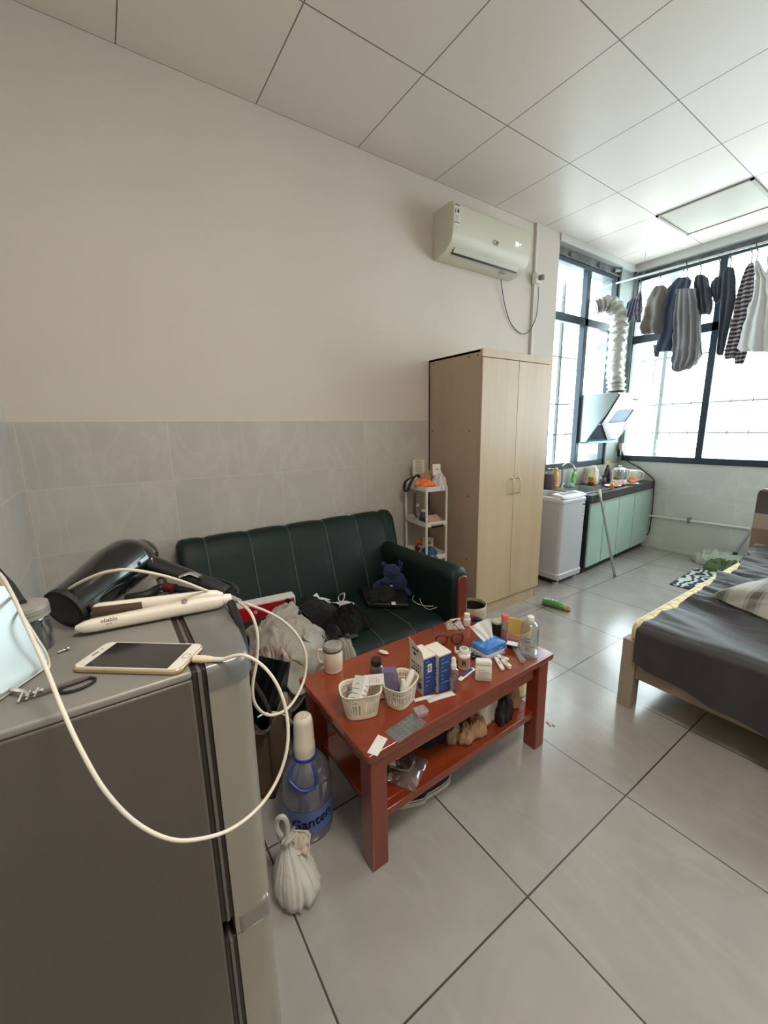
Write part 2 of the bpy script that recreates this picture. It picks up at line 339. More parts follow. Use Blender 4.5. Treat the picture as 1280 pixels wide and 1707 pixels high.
b = MB(); b.box(.09, .112, 3.10, 3.17, 2.5985, 2.6); b.build('rating_label', MATS['ink_grey'], t)
# socket + cable
t = thing('wall_socket', 'white surface socket with grey plug at the pillar edge', 'socket', (.03, 3.665, 2.67))
b = MB(); b.box(.018, .062, 3.625, 3.705, 2.63, 2.715); b.build('box', white, t, bevel=.004)
b = MB(); b.box(.062, .10, 3.655, 3.69, 2.65, 2.69); b.build('plug', mat('plug_grey', (118, 114, 112), .5), t, bevel=.006)
P = [atx(835, 466, .03), atx(838, 490, .02), atx(843, 515, .015), atx(852, 540, .015), atx(868, 556, .015), atx(882, 552, .02), atx(893, 530, .03), atx(897, 500, .04), atx(897, 478, .08)]
b = MB(); b.tube(P, .0038, 6, smooth=6); tag(b.build('power_cable', mat('cable_grey', (84, 80, 92), .5), loc=P[0]), 'thin grey cable looping from the air conditioner to its socket', 'cable')
# ================================================================ WARDROBE
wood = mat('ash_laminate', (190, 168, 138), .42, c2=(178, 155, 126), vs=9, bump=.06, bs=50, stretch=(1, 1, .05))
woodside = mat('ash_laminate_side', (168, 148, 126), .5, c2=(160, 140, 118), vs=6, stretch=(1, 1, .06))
t = thing('wardrobe', 'tall pale wooden two-door wardrobe beside the washing machine', 'wardrobe', (.27, 2.83, 0))
Y0, Y1, XF, ZT = 2.458, 3.2, .5436, 1.904
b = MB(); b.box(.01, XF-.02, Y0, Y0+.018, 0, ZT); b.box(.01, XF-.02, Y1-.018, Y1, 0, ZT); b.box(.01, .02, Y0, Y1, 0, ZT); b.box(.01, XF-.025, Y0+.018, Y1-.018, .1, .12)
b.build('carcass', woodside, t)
b = MB(); b.box(.01, XF-.02, Y0, Y1, ZT-.018, ZT); b.box(XF-.02, XF, Y0-.001, Y1, ZT-.048, ZT+.001); b.build('top_board', wood, t, bevel=.002)
b = MB(); b.box(XF-.045, XF-.022, Y0+.018, Y1-.018, 0, .098); b.build('plinth', wood, t)
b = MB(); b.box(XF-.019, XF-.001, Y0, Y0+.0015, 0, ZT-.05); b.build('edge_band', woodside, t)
mid = (Y0+Y1)/2
for s, (a, c) in ((-1, (Y0+.002, mid-.0015)), (1, (mid+.0015, Y1-.002))):
    b = MB(); b.box(XF-.019, XF, a, c, .1, ZT-.052); d = b.build('door', wood, t, bevel=.0015)
    yy = mid + s*.038; b = MB()
    b.tube([(XF-.002, yy, .918), (XF+.022, yy, .918), (XF+.03, yy, .925), (XF+.03, yy, 1.02), (XF+.022, yy, 1.028), (XF-.002, yy, 1.028)], .0048, 8); b.build('handle', mat('satin_nickel', (222, 205, 182), .3, .8), d)
for z, ys in ((1.87, (.06, .42, .5)), (1.38, (.05, .44)), (.92, (.44,)), (.45, (.44,))):
    for x in ys: b = MB(); b.cyl((x, Y0-.001, z), (x, Y0+.001, z), .006, n=10); b.build('screw_cover', mat('cap_brown', (70, 52, 40), .6), t)
# ================================================================ SOFA
green = mat('green_leatherette', (10, 30, 27), .5, var=.12, vs=5, bump=.12, bs=90, spec=.3)
stitch = mat('pale_piping', (66, 88, 82), .5)
redwood = mat('cherry_wood', (142, 62, 34), .2, c2=(116, 44, 22), vs=7, coat=.5, bump=.03, bs=40, stretch=(1, .12, 1))
redwood2 = mat('dark_cherry_post', (110, 46, 34), .3, c2=(86, 34, 26), vs=9, coat=.4, stretch=(1, 1, .15))
t = thing('sofa', 'dark green leatherette two-seat sofa with channel stitching against the tiled wall', 'sofa', (.5, 1.3, 0))
def channels(prof, ys, lim, dep, n=9, endr=.03, ctr=None):
    """stations along y with a pinch at each seam"""
    st = []
    cx = sum(p[0] for p in prof)/len(prof); cz = sum(p[1] for p in prof)/len(prof)
    full = [lim[0]]+[y for y in ys if lim[0]+.02 < y < lim[1]-.02]+[lim[1]]
    for i in range(len(full)-1):
        for k in range(n):
            u = k/n; st.append((full[i]+(full[i+1]-full[i])*u, math.sin(math.pi*u)**.35 if u > 0 else 0, (i == 0 and u*(full[i+1]-full[i])), 0))
    st.append((lim[1], 0, 0, 0)); rings = []
    for y, q, _, _ in st:
        e = min(y-lim[0], lim[1]-y); er = endr*(1-math.sqrt(max(0, 1-(1-min(1, e/endr))**2))) if e < endr else 0
        pinch = dep*(1-q) if e > .001 else 0; ring = []
        for x, z in prof:
            dx, dz = x-cx, z-cz; L = math.hypot(dx, dz) or 1; sh = er+pinch
            ring.append((x-dx/L*sh, y, z-dz/L*sh))
        rings.append(ring)
    return rings
bs_ = [.737, .977, 1.211, 1.455, 1.684, 1.91]
backp = [(.03, .12), (.03, .74), (.045, .80), (.08, .832), (.13, .835), (.165, .81), (.20, .72), (.25, .58), (.30, .44), (.33, .34), (.33, .12)]
b = MB(); b.loft(channels(backp, bs_, (.60, 1.99), .010)); b.build('backrest', green, t, ang=60)
def seamline(prof, y, dep, a, c):
    P = []
    cx = sum(p[0] for p in prof)/len(prof); cz = sum(p[1] for p in prof)/len(prof)
    for x, z in prof[a:c]:
        dx, dz = x-cx, z-cz; L = math.hypot(dx, dz); P.append((x-dx/L*(dep-.0015), y, z-dz/L*(dep-.0015)))
    return P
for y in bs_[:-1]:
    b = MB(); b.tube(seamline(backp, y, .010, 3, 10), .0022, 5); b.build('seam_piping', stitch, t)
ss = [.78, .983, 1.185, 1.389, 1.593]
seatp = [(.20, .12), (.20, .345), (.30, .362), (.60, .372), (.80, .372), (.87, .365), (.915, .345), (.935, .31), (.94, .22), (.93, .14), (.90, .12)]
b = MB(); b.loft(channels(seatp, ss, (.60, 1.822), .010)); b.build('seat', green, t, ang=60)
for y in ss:
    b = MB(); b.tube(seamline(seatp, y, .010, 3, 10), .0022, 5); b.build('seam_piping', stitch, t)
for y0, y1, rev in ((1.825, 1.955, 0), (.47, .60, 1)):
    zt = .645; w = y1-y0; ym = (y0+y1)/2; prof = []
    prof = [(y0, .12), (y0, zt-w*.55)] + [(ym-math.cos(R(a))*w/2, zt-w*.5+math.sin(R(a))*w*.5) for a in range(0, 181, 18)] + [(y1, zt-w*.55), (y1, .12)]
    b = MB(); rr = []
    for x, dz, k in ((.06, .0, 1), (.30, -.01, 1), (.6, -.005, 1), (.86, 0, 1), (.925, 0, 1), (.94, -.006, .95), (.945, -.012, .88)):
        rr.append([(x, ym+(y-ym)*k, (z+dz*(z > .3)) if z < .2 else .3+(z-.3)*k+dz) for y, z in prof])
    b.loft(rr); a = b.build('armrest', green, t, ang=60)
    b = MB(); b.T = frame((.945, ym+.01, 0)); b.prism([(0, 0)]*0 or [(-.0, 0), ], 0, 0) if 0 else None
    wy = w*.27
    pr = [(-wy, .10), (-wy, .575)]+[(-wy*math.cos(R(q)), .575+.022*math.sin(R(q))) for q in range(15, 166, 15)]+[(wy, .575), (wy, .10)]
    b.T = Matrix.Identity(4); b.loft([[(xx, ym+.008+y, z) for y, z in pr] for xx in (.935, .958)]); b.build('wooden_facing', redwood2, a, bevel=.006, seg=3)
b = MB(); b.box(.06, .90, .62, 1.95, .06, .14); b.build('base_frame', black, t)
for x in (.12, .86):
    for y in (.56, 1.90): b = MB(); b.cyl((x, y, 0), (x, y, .13), .02, .026); b.build('leg', black, t)
# ================================================================ COFFEE TABLE
TZ = .45
t = thing('coffee_table', 'reddish-brown wooden coffee table with a lower shelf in front of the sofa', 'table', (1.34, 1.34, 0), R(1.2))
TR = frame((1.335, 1.342, 0), R(1.0))
TW, TL = .248, .477
b = MB(); b.T = TR; b.prism(rect_r(TW*2, TL*2, .008, 2), TZ-.028, TZ); b.build('tabletop', redwood, t, bevel=.006, seg=3)
b = MB(); b.T = TR
for s in (-1, 1): b.box(s*(TW-.045)-.011, s*(TW-.045)+.011, -TL+.09, TL-.09, TZ-.105, TZ-.027); 
for s in (-1, 1): b.box(-TW+.09, TW-.09, s*(TL-.045)-.011, s*(TL-.045)+.011, TZ-.105, TZ-.027)
b.build('apron', redwood, t, bevel=.002)
for sx in (-1, 1):
    for sy in (-1, 1):
        b = MB(); b.T = TR; x, y = sx*(TW-.045), sy*(TL-.048); b.loft([[(x-.031, y-.031, z), (x+.031, y-.031, z), (x+.031, y+.031, z), (x-.031, y+.031, z)] for z in (0, TZ-.028)]); b.build('leg', mat('cherry_leg', (132, 54, 32), .28, c2=(108, 40, 22), vs=7, coat=.4, stretch=(1, 1, .12)), t, bevel=.004)
b = MB(); b.T = TR; b.box(-TW+.06, TW-.06, -TL+.05, TL-.05, .165, .183); b.box(-TW+.03, -TW+.06, -TL+.08, TL-.08, .155, .185); b.box(TW-.06, TW-.03, -TL+.08, TL-.08, .155, .185); b.build('shelf', redwood, t, bevel=.002)
# ================================================================ FRIDGE
FX0, FX1, FZ = 1.47, 1.914, 1.08
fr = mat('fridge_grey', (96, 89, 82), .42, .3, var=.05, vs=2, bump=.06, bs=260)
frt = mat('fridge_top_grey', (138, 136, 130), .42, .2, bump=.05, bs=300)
frd = mat('fridge_silver_door', (158, 152, 140), .33, .45, bump=.02, bs=200)
gask = mat('gasket', (44, 37, 35), .5); gask2 = mat('gasket_light', (98, 90, 86), .45)
t = thing('fridge', 'grey two-door fridge with phone and hair tools on top', 'fridge', ((FX0+FX1)/2, .22, 0))
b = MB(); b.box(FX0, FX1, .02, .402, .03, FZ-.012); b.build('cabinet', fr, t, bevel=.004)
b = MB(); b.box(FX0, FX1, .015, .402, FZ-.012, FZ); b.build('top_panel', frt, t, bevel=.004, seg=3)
for z0, z1 in ((.03, .597), (.632, FZ-.004)):
    b = MB(); b.box(FX0+.004, FX1-.004, .402, .409, z0+.004, z1, 0); b.box(FX0+.002, FX1-.0005, .409, .414, z0+.004, z1, 1); b.box(FX0+.004, FX1-.004, .414, .4205, z0+.004, z1, 0); g = b.build('gasket', [gask, gask2], t, bevel=.001)
def door_poly(e=0):
    P = [(FX1-e, .4205), (FX1-e, .458-e)]
    P += [(FX1-.028+(.028-e)*math.cos(R(a)), .455+(.028-e)*math.sin(R(a))) for a in range(20, 91, 14)]
    for k in range(1, 12): x = FX1-.028-(FX1-FX0-.056)*k/12; P.append((x, .483+.016*math.sin(math.pi*k/12)-e))
    P += [(FX0+.028-(.028-e)*math.cos(R(a)), .455+(.028-e)*math.sin(R(a))) for a in range(80, 19, -14)]
    return P+[(FX0+e, .458-e), (FX0+e, .4205)]
for z0, z1 in ((.03, .597), (.632, FZ)):
    b = MB(); b.prism(door_poly(), z0, z1-(.038 if z1 == FZ else 0)); d = b.build('door', frd, t, ang=30)
    if z1 == FZ:
        b = MB(); P0, P1 = door_poly(-.002), door_poly(.006); b.loft([[(x, y, z1-.037) for x, y in P0], [(x, y, z1-.012) for x, y in P0], [(x, y, z1-.003) for x, y in door_poly(.001)], [(x, y, z1) for x, y in P1]]); b.build('door_cap', mat('door_cap_grey', (118, 118, 116), .3, .3), d, ang=50)
b = MB(); b.prism(door_poly(.002), .599, .630); b.build('door_divider', frd, t)
b = MB(); b.box(FX1-.03, FX1+.0015, .425, .4785, .592, .638); b.build('hinge_cover', mat('hinge_plastic', (132, 128, 120), .2, .3, coat=.6), t, bevel=.009, seg=4)
for x in (FX0+.04, FX1-.04):
    for y in (.06, .36): b = MB(); b.cyl((x, y, 0), (x, y, .035), .02); b.build('foot', black, t)
# ================================================================ WASHING MACHINE
t = thing('washing_machine', 'light grey top-loading washing machine with its tub open, next to the wardrobe', 'washing machine', (.29, 3.71, 0))
wm = mat('washer_grey', (182, 184, 190), .35); wm2 = mat('washer_white', (214, 214, 214), .35)
WX0, WX1, WY0, WY1 = .06, .515, 3.522, 3.905
b = MB(); rp = rect_r(WX1-WX0, WY1-WY0, .035, 5); cx, cy = (WX0+WX1)/2, (WY0+WY1)/2
def rr_(z, k=0): return [(cx+x*(1-k/.23), cy+y*(1-k/.2), z) for x, y in rp]
b.loft([rr_(.055, .0), rr_(.10, -.004), rr_(.11, .004), rr_(.74, .0), rr_(.745, -.004), rr_(.765, -.004), rr_(.775, .004), rr_(.775, .03), rr_(.74, .04)], caps=False)
b.build('body', wm, t, ang=35)
b = MB(); b.lathe([(.165, .70), (.16, .72), (.155, .60), (.02, .58), (.001, .58)], (cx-.04, cy, 0), 30, caps=False); b.build('tub', mat('tub_grey', (150, 156, 166), .4), t)
b = MB(); P = rect_r(WX1-WX0+.004, WY1-WY0+.004, .036, 6); n = 32; out = []; inn = []
for i in range(40):
    a = 2*math.pi*i/40; c, s = math.cos(a), math.sin(a); q = min((WX1-WX0)/2/abs(c) if abs(c) > 1e-6 else 9, (WY1-WY0)/2/abs(s) if abs(s) > 1e-6 else 9); q = min(q, .26)
    out.append((cx+q*c, cy+q*s)); inn.append((cx-.05+.155*math.copysign(abs(c)**.6, c), cy+.172*math.copysign(abs(s)**.6, s)))
b.loft([[(x, y, .758) for x, y in out], [(x, y, .79) for x, y in out], [(x, y, .79) for x, y in inn], [(x, y, .70) for x, y in inn]], caps=False); b.build('top_rim', wm2, t, bevel=.003, ang=50)
b = MB(); b.loft([[(WX1-.12, y, .785), (WX1-.002, y, .785), (WX1-.002, y, .797), (WX1-.03, y, .812), (WX1-.12, y, .82)] for y in (WY0+.02, WY1-.01)]); cp = b.build('control_panel', wm2, t, bevel=.004)
b = MB(); [b.box(WX1-.10+i*.022, WX1-.088+i*.022, WY0+.08, WY1-.08, .812, .821-i*.001) for i in range(3)]; b.build('button_strip', mat('button_grey', (140, 144, 150), .4), cp)
b = MB(); b.box(.20, .30, WY0-.006, WY0, .62, .64); b.build('side_grip', mat('grip_grey', (120, 122, 126), .5), t)  # grip bar in a darker grey than the body
b = MB(); [b.box(.12+i*.09, .128+i*.09, WY0-.004, WY0+.004, .13, .60) for i in range(3)]; b.build('side_rib', wm, t)
b = MB(); b.box(WX1-.001, WX1+.002, WY1-.065, WY1-.028, .60, .72, 0); b.box(WX1+.002, WX1+.003, WY1-.063, WY1-.03, .70, .718, 1); b.box(WX1+.002, WX1+.003, WY1-.063, WY1-.03, .603, .609, 2)
for i in range(4): b.box(WX1+.002, WX1+.003, WY1-.06, WY1-.036, .625+i*.016, .631+i*.016, 2)
b.build('energy_label', [MATS['label_white'], MATS['label_blue'], MATS['ink']], t)
b = MB(); b.box(WX0+.01, WX1-.02, WY0+.01, WY1-.01, .03, .06); b.build('base', black, t)
for x in (WX0+.05, WX1-.05):
    for y in (WY0+.05, WY1-.05): b = MB(); b.cyl((x, y, 0), (x, y, .06), .025, .035); b.build('foot', wm, t)
# ================================================================ KITCHEN UNITS
KA, KB = Vector((.508, 3.985, 0)), Vector((.412, 5.46, 0)); kd = (KB-KA).normalized(); kn = Vector((kd.y, -kd.x, 0))
mint = mat('mint_glass_door', (164, 192, 182), .3, var=.06, vs=3, coat=.2); dk = mat('cabinet_dark', (22, 24, 26), .45); wkt = mat('dark_stone_worktop', (52, 54, 58), .25, c2=(40, 42, 46), vs=60)
t = thing('kitchen_cabinet', 'low kitchen cabinet with four pale green doors under the dark worktop', 'cabinet', (.26, 4.7, 0))
b = MB()
KL = (KB-KA).length
b.add([(.02, KA.y, .06), (KA.x-.02, KA.y, .06), (KB.x-.02, KB.y, .06), (.02, KB.y, .06), (.02, KA.y, .70), (KA.x-.02, KA.y, .70), (KB.x-.02, KB.y, .70), (.02, KB.y, .70)], [(0, 3, 2, 1), (0, 1, 5, 4), (1, 2, 6, 5), (2, 3, 7, 6), (3, 0, 4, 7)])
b.build('carcass', dk, t)
b = MB(); b.add([(.04, KA.y+.02, 0), (KA.x-.05, KA.y+.02, 0), (KB.x-.05, KB.y-.02, 0), (.04, KB.y-.02, 0), (.04, KA.y+.02, .06), (KA.x-.05, KA.y+.02, .06), (KB.x-.05, KB.y-.02, .06), (.04, KB.y-.02, .06)], [(0, 3, 2, 1), (0, 1, 5, 4), (1, 2, 6, 5), (2, 3, 7, 6), (3, 0, 4, 7), (4, 5, 6, 7)]); b.build('plinth', dk, t)
KF = Matrix(((kd.x, kn.x, 0, KA.x), (kd.y, kn.y, 0, KA.y), (0, 0, 1, 0), (0, 0, 0, 1)))
dv = [.012, .30, .63, 1.01, KL-.012]
for i in range(4):
    b = MB(); b.T = KF; b.box(dv[i]+.006, dv[i+1]-.006, -.018, 0, .075, .672); b.build('door', mint, t, bevel=.002)
b = MB(); b.T = KF; b.box(.012, KL-.012, -.018, .004, .676, .692); b.build('handle_rail', mat('rail_aluminium', (205, 205, 200), .3, .6), t)
t = thing('worktop', 'dark stone kitchen worktop with a steel sink in it', 'worktop', (.26, 4.7, .71))
b = MB(); sk = [(.075, 4.05), (.415, 4.05), (.41, 4.52), (.075, 4.52)]
xi = lambda y: KA.x+.012+(KB.x-KA.x)*(y-KA.y)/(KB.y-KA.y)
Z0, Z1 = .70, .772
def slab(p):
    n = len(p); b.add([(x, y, Z0) for x, y in p]+[(x, y, Z1) for x, y in p], [tuple(range(n-1, -1, -1)), tuple(range(n, 2*n))]+[(i, (i+1) % n, n+(i+1) % n, n+i) for i in range(n)])
slab([(0, 3.97), (xi(3.97), 3.97), (xi(4.05), 4.05), (0, 4.05)]); slab([(0, 4.52), (xi(4.52), 4.52), (xi(5.478), 5.478), (0, 5.478)]); slab([(0, 4.05), (.075, 4.05), (.075, 4.52), (0, 4.52)]); slab([(.415, 4.05), (xi(4.05), 4.05), (xi(4.52), 4.52), (.412, 4.52)])
b.build('top', wkt, t)
b = MB(); q = [(x, y) for x, y in sk]; c0 = Vector((.244, 4.285)); sc = lambda k: [(c0.x+(x-c0.x)*k, c0.y+(y-c0.y)*k) for x, y in q]
b.loft([[(x, y, .778) for x, y in sc(1.09)], [(x, y, .781) for x, y in sc(1.0)], [(x, y, .64) for x, y in sc(.9)]], caps=False); b.add([(x, y, .64) for x, y in sc(.9)], [(0, 1, 2, 3)]); b.build('sink', steel, t)
b = MB(); b.T = Matrix.Identity(4); b.cyl((.042, 4.25, .772), (.042, 4.25, .80), .02, .014)
b.tube([(.042, 4.25, .78), (.042, 4.25, .97), (.055, 4.252, 1.005), (.09, 4.256, 1.028), (.13, 4.26, 1.02), (.16, 4.264, .985), (.165, 4.265, .955)], .0095, 10, smooth=4); b.tube([(.042, 4.25, .80), (.05, 4.29, .815)], .006, 8); b.build('tap', steel, t)
# ================================================================ HOOD AND DUCT
t = thing('range_hood', 'slanted steel cooker hood with an open glass flap over the worktop', 'cooker hood', (.2, 4.9, 1.24))
hp = [(-.005, 1.72), (.36, 1.72), (.375, 1.70), (.075, 1.232), (-.005, 1.222)]
hs = mat('hood_steel', (140, 150, 150), .3, .75, bump=.08, bs=30, stretch=(12, 12, .6))
b = MB(); b.loft([[(x, y, z) for x, z in hp] for y in (4.59, 5.23)]); b.build('housing', hs, t, bevel=.003)
HM = lambda p: Matrix.Identity(4)
ha, hb = Vector((.372, 0, 1.712)), Vector((.075, 0, 1.24)); hn = Vector((.85, 0, -.53)).normalized()
def hpt(y, k, off): p = ha+(hb-ha)*k+hn*off; return (p.x, y, p.z)
def hplate(poly, o0, o1, b): n = len(poly); b.add([hpt(y, k, o0) for y, k in poly]+[hpt(y, k, o1) for y, k in poly], [tuple(range(n-1, -1, -1)), tuple(range(n, 2*n))]+[(i, (i+1) % n, n+(i+1) % n, n+i) for i in range(n)])
b = MB(); hplate([(4.60, .03), (5.22, .03), (5.22, .97), (4.60, .97)], 0, .006, b); b.build('front_frame', mat('hood_dark_glass', (70, 84, 100), .12, .3), t)
b = MB(); hplate([(4.60, .0), (5.225, .0), (5.22, .30), (5.10, .30), (4.80, .30), (4.63, .44), (4.62, .3)], .012, .018, b); hplate([(5.10, .30), (5.22, .30), (5.225, .9), (5.10, .9)], .012, .018, b) if 0 else None
hplate([(4.63, .60), (5.15, .56), (5.21, .80), (5.20, .93), (4.99, .98)], .012, .018, b); hplate([(4.63, .42), (4.74, .33), (4.74, .60), (4.63, .62)], .012, .018, b); hplate([(5.09, .29), (5.22, .29), (5.20, .85), (5.09, .6)], .012, .018, b)
b.build('flap', mat('mirror_flap', (176, 170, 174), .3, 0), t)
b = MB(); hplate([(4.74, .33), (5.09, .31), (5.09, .58), (4.74, .60)], .006, .012, b); b.build('intake_filter', mat('filter_mesh', (92, 104, 120), .45, .5, bump=.6, bs=160), t)
b = MB(); [b.box(-.0, .0, 0, 0, 0, 0) for _ in ()]; b.T = Matrix.Identity(4); hplate([(4.90, .08), (5.02, .08), (5.02, .105), (4.90, .105)], .018, .0185, b); b.build('maker_mark', MATS['ink'], t)
b = MB(); b.box(.0, .095, 4.60, 5.22, 1.212, 1.238); b.build('oil_tray', mat('blue_film', (70, 130, 168), .3), t, bevel=.004)
b = MB(); b.cyl((.17, 4.93, 1.715), (.17, 4.93, 1.75), .088, n=28); b.build('outlet_collar', black, t)
foil = mat('crumpled_foil', (196, 193, 187), .35, .7, bump=.9, bs=70)
DP = [Vector(p) for p in ((.17, 4.93, 1.745), (.165, 4.925, 1.84), (.155, 4.90, 1.95), (.15, 4.90, 2.10), (.15, 4.90, 2.28), (.15, 4.895, 2.42), (.13, 4.87, 2.55), (.07, 4.82, 2.62), (.0, 4.75, 2.615), (-.035, 4.71, 2.60))]
dp = spline(DP, 24); b = MB(); rads = [.082+.011*(1-abs((i % 12)-6)/3)*(.8+.4*random.Random(i//12).random()) for i in range(len(dp))]
rads = [r if i % 4 != 3 else r*1 for i, r in enumerate(rads)]
N = None; rings = []
for i, p in enumerate(dp):
    tt = (dp[min(i+1, len(dp)-1)]-dp[max(i-1, 0)]).normalized(); N = (tt.orthogonal() if N is None else N-tt*N.dot(tt)).normalized(); B = tt.cross(N)
    rings.append([p+(N*math.cos(2*math.pi*j/24)+B*math.sin(2*math.pi*j/24))*(rads[i]+.007*noise.noise(Vector((i*.35, j*.9, 3)))) for j in range(24)])
b.loft(rings); tag(b.build('exhaust_duct', foil, loc=DP[0], ang=80), 'silver flexible foil duct rising from the cooker hood and bending to the window', 'duct')
# ================================================================ BED
t = thing('bed', 'pale wooden bed frame with short square legs under the dark sheet', 'bed', (2.35, 3.4, 0))
bw = mat('bed_wood', (152, 134, 120), .45, c2=(140, 122, 108), vs=8, stretch=(.1, 1, 1)); bwv = mat('bed_wood_upright', (158, 142, 128), .45, c2=(146, 130, 116), vs=8, stretch=(1, 1, .1))
BX0, BX1, BY0, BY1 = 1.607, 3.12, 2.358, 4.36
for x in (BX0, BX1-.066):
    for y in (BY0, BY1-.07):
        b = MB(); b.box(x, x+.066, y, y+.07, 0, .363 if y < 3 else .5); b.build('leg', bwv, t, bevel=.003)
b = MB(); b.box(BX0+.066, BX1-.066, BY0+.012, BY0+.037, .170, .30); b.box(BX0, BX1, BY0-.002, BY0+.07, .355, .366) if 0 else None; b.build('foot_rail', bw, t, bevel=.002)
for x in (BX0+.01, BX1-.035): b = MB(); b.box(x, x+.025, BY0+.07, BY1-.07, .17, .30); b.build('side_rail', bw, t, bevel=.002)
b = MB(); [b.box(BX0+.036, BX1-.036, BY0+.12+i*.17, BY0+.2+i*.17, .235, .25) for i in range(11)]; b.build('slats', bw, t)
t = thing('headboard', 'bed headboard banded in dark, pale and mid-brown wood', 'headboard', (2.35, 4.40, 0))
hb0 = BX0-.045; hy = 4.362
b = MB(); P = [(hb0, .20), (BX1+.045, .20), (BX1+.045, .88), (BX1+.02, .915), (hb0+.03, .915), (hb0+.006, .90), (hb0, .87)]
b.loft([[(x, y, z) for x, z in P] for y in (hy+.022, hy+.055)]); b.build('panel', bwv, t, bevel=.003)
for z0, z1, c in ((.23, .615, (138, 116, 100)), (.615, .73, (170, 158, 142)), (.73, .905, (92, 78, 76))):
    b = MB(); P = [(hb0+.008, z0), (BX1+.04, z0), (BX1+.04, z1-.03), (BX1+.03, z1), (hb0+.02, z1), (hb0+.008, z1-.03 if z1 > .9 else z1)]; b.loft([[(x, y, z) for x, z in P] for y in (hy, hy+.022)])
    b.build('band', mat('band%d' % (z0*100), c, .5, c2=[v-10 for v in c], vs=8, stretch=(.1, 1, 1)), t)
for x in (hb0+.0, BX1+.01): b = MB(); b.box(x-.0, x+.035, hy+.055, hy+.085, 0, .75); b.build('post', mat('raw_post', (176, 144, 104), .55), t)
# mattress
def softbox(b, x0, x1, y0, y1, z0, z1, r, n=5, fn=None):
    rings = []
    for i in range(2*n+2):
        a = -90+90*i/n if i <= n else 90*(i-n-1)/n
        zz = (z0+r if i <= n else z1-r)+r*math.sin(R(a)); k = r-r*math.cos(R(a))
        P = rect_r(x1-x0-2*k, y1-y0-2*k, max(.01, .07-k), 5); rings.append([((x0+x1)/2+x, (y0+y1)/2+y, zz) for x, y in P])
    b.loft(rings); return b
t = thing('mattress', 'yellow mattress with lattice quilting showing past the dark sheet', 'mattress', (2.35, 3.36, .25))
mm = bpy.data.materials.new('quilted_yellow'); MATS['quilted_yellow'] = mm; mm.use_nodes = True; nt = mm.node_tree; bb = nt.nodes['Principled BSDF']; L = nt.links.new
bb.inputs['Roughness'].default_value = .7
tc = nt.nodes.new('ShaderNodeTexCoord'); mp = nt.nodes.new('ShaderNodeMapping'); mp.inputs['Rotation'].default_value = (0, 0, R(45)); mp.inputs['Scale'].default_value = (14, 14, 14); L(tc.outputs['Object'], mp.inputs[0])
vo = nt.nodes.new('ShaderNodeTexBrick'); vo.offset = 0; vo.inputs['Scale'].default_value = 1; vo.inputs['Brick Width'].default_value = 1; vo.inputs['Row Height'].default_value = 1; vo.inputs['Mortar Size'].default_value = .05
vo.inputs['Color1'].default_value = (*lin((232, 214, 164)), 1); vo.inputs['Color2'].default_value = (*lin((238, 220, 172)), 1); vo.inputs['Mortar'].default_value = (*lin((176, 150, 100)), 1)
L(mp.outputs[0], vo.inputs[0]); L(vo.outputs['Color'], bb.inputs['Base Color'])
b = MB(); softbox(b, BX0+.005, BX1-.005, BY0+.02, BY1-.005, .252, .452, .055); b.build('quilted_body', mm, t, ang=50)
b = MB()
for z in (.29, .43):
    k = .012 if z > .4 else .01
    P = rect_r(BX1-BX0-2*k-.01, BY1-BY0-.025-2*k, .07, 6); b.tube([((BX0+BX1)/2+x, (BY0+.02+BY1-.005)/2+y, z) for x, y in P], .006, 6, closed=True)
b.build('piping', mat('cream_piping', (226, 212, 178), .6), t)
# ================================================================ ON THE FRIDGE
def ltube(b, pts, radii, n=16, k=6, mi=None, flat=1, closed=False):
    pts = spline([Vector(p) for p in pts], k, closed); m = len(pts); rr = []
    for i in range(m):
        t = i/(m-1)*(len(radii)-1); j = min(int(t), len(radii)-2); f = t-j; rr.append(radii[j]*(1-f)+radii[j+1]*f)
    rings = []; N = None
    for i, p in enumerate(pts):
        t = (pts[min(i+1, m-1)]-pts[max(i-1, 0)]).normalized(); up = Vector((0, 0, 1)); S = t.cross(up)
        S = S.normalized() if S.length > .1 else Vector((1, 0, 0)); U = S.cross(t)
        rings.append([p+(S*math.cos(2*math.pi*j/n)+U*math.sin(2*math.pi*j/n)*flat)*rr[i] for j in range(n)])
    b.loft(rings, mi); return b
def axes(o, X, Zhint):
    X = X.normalized(); Z = (Zhint-X*Zhint.dot(X)).normalized(); Y = Z.cross(X)
    return Matrix(((X.x, Y.x, Z.x, o.x), (X.y, Y.y, Z.y, o.y), (X.z, Y.z, Z.z, o.z), (0, 0, 0, 1)))
def hz(p, v, lo=0, hi=.6): # height above p at which the picture row v is reached
    for _ in range(40):
        m = (lo+hi)/2; q = Vector((p.x, p.y, p.z+m))-CAM; vv = 853.5-FPX*q.dot(CU)/q.dot(_d)
        if vv > v: lo = m
        else: hi = m
    return lo
blk = mat('gloss_black_plastic', (12, 13, 15), .16, coat=.5); blkm = mat('matte_black', (16, 16, 17), .6)
ivory = mat('ivory_gloss', (226, 218, 204), .25, coat=.3); cablew = mat('white_cable', (214, 206, 192), .45); rubber = mat('black_cable', (16, 16, 18), .4)
FT = 1.0805
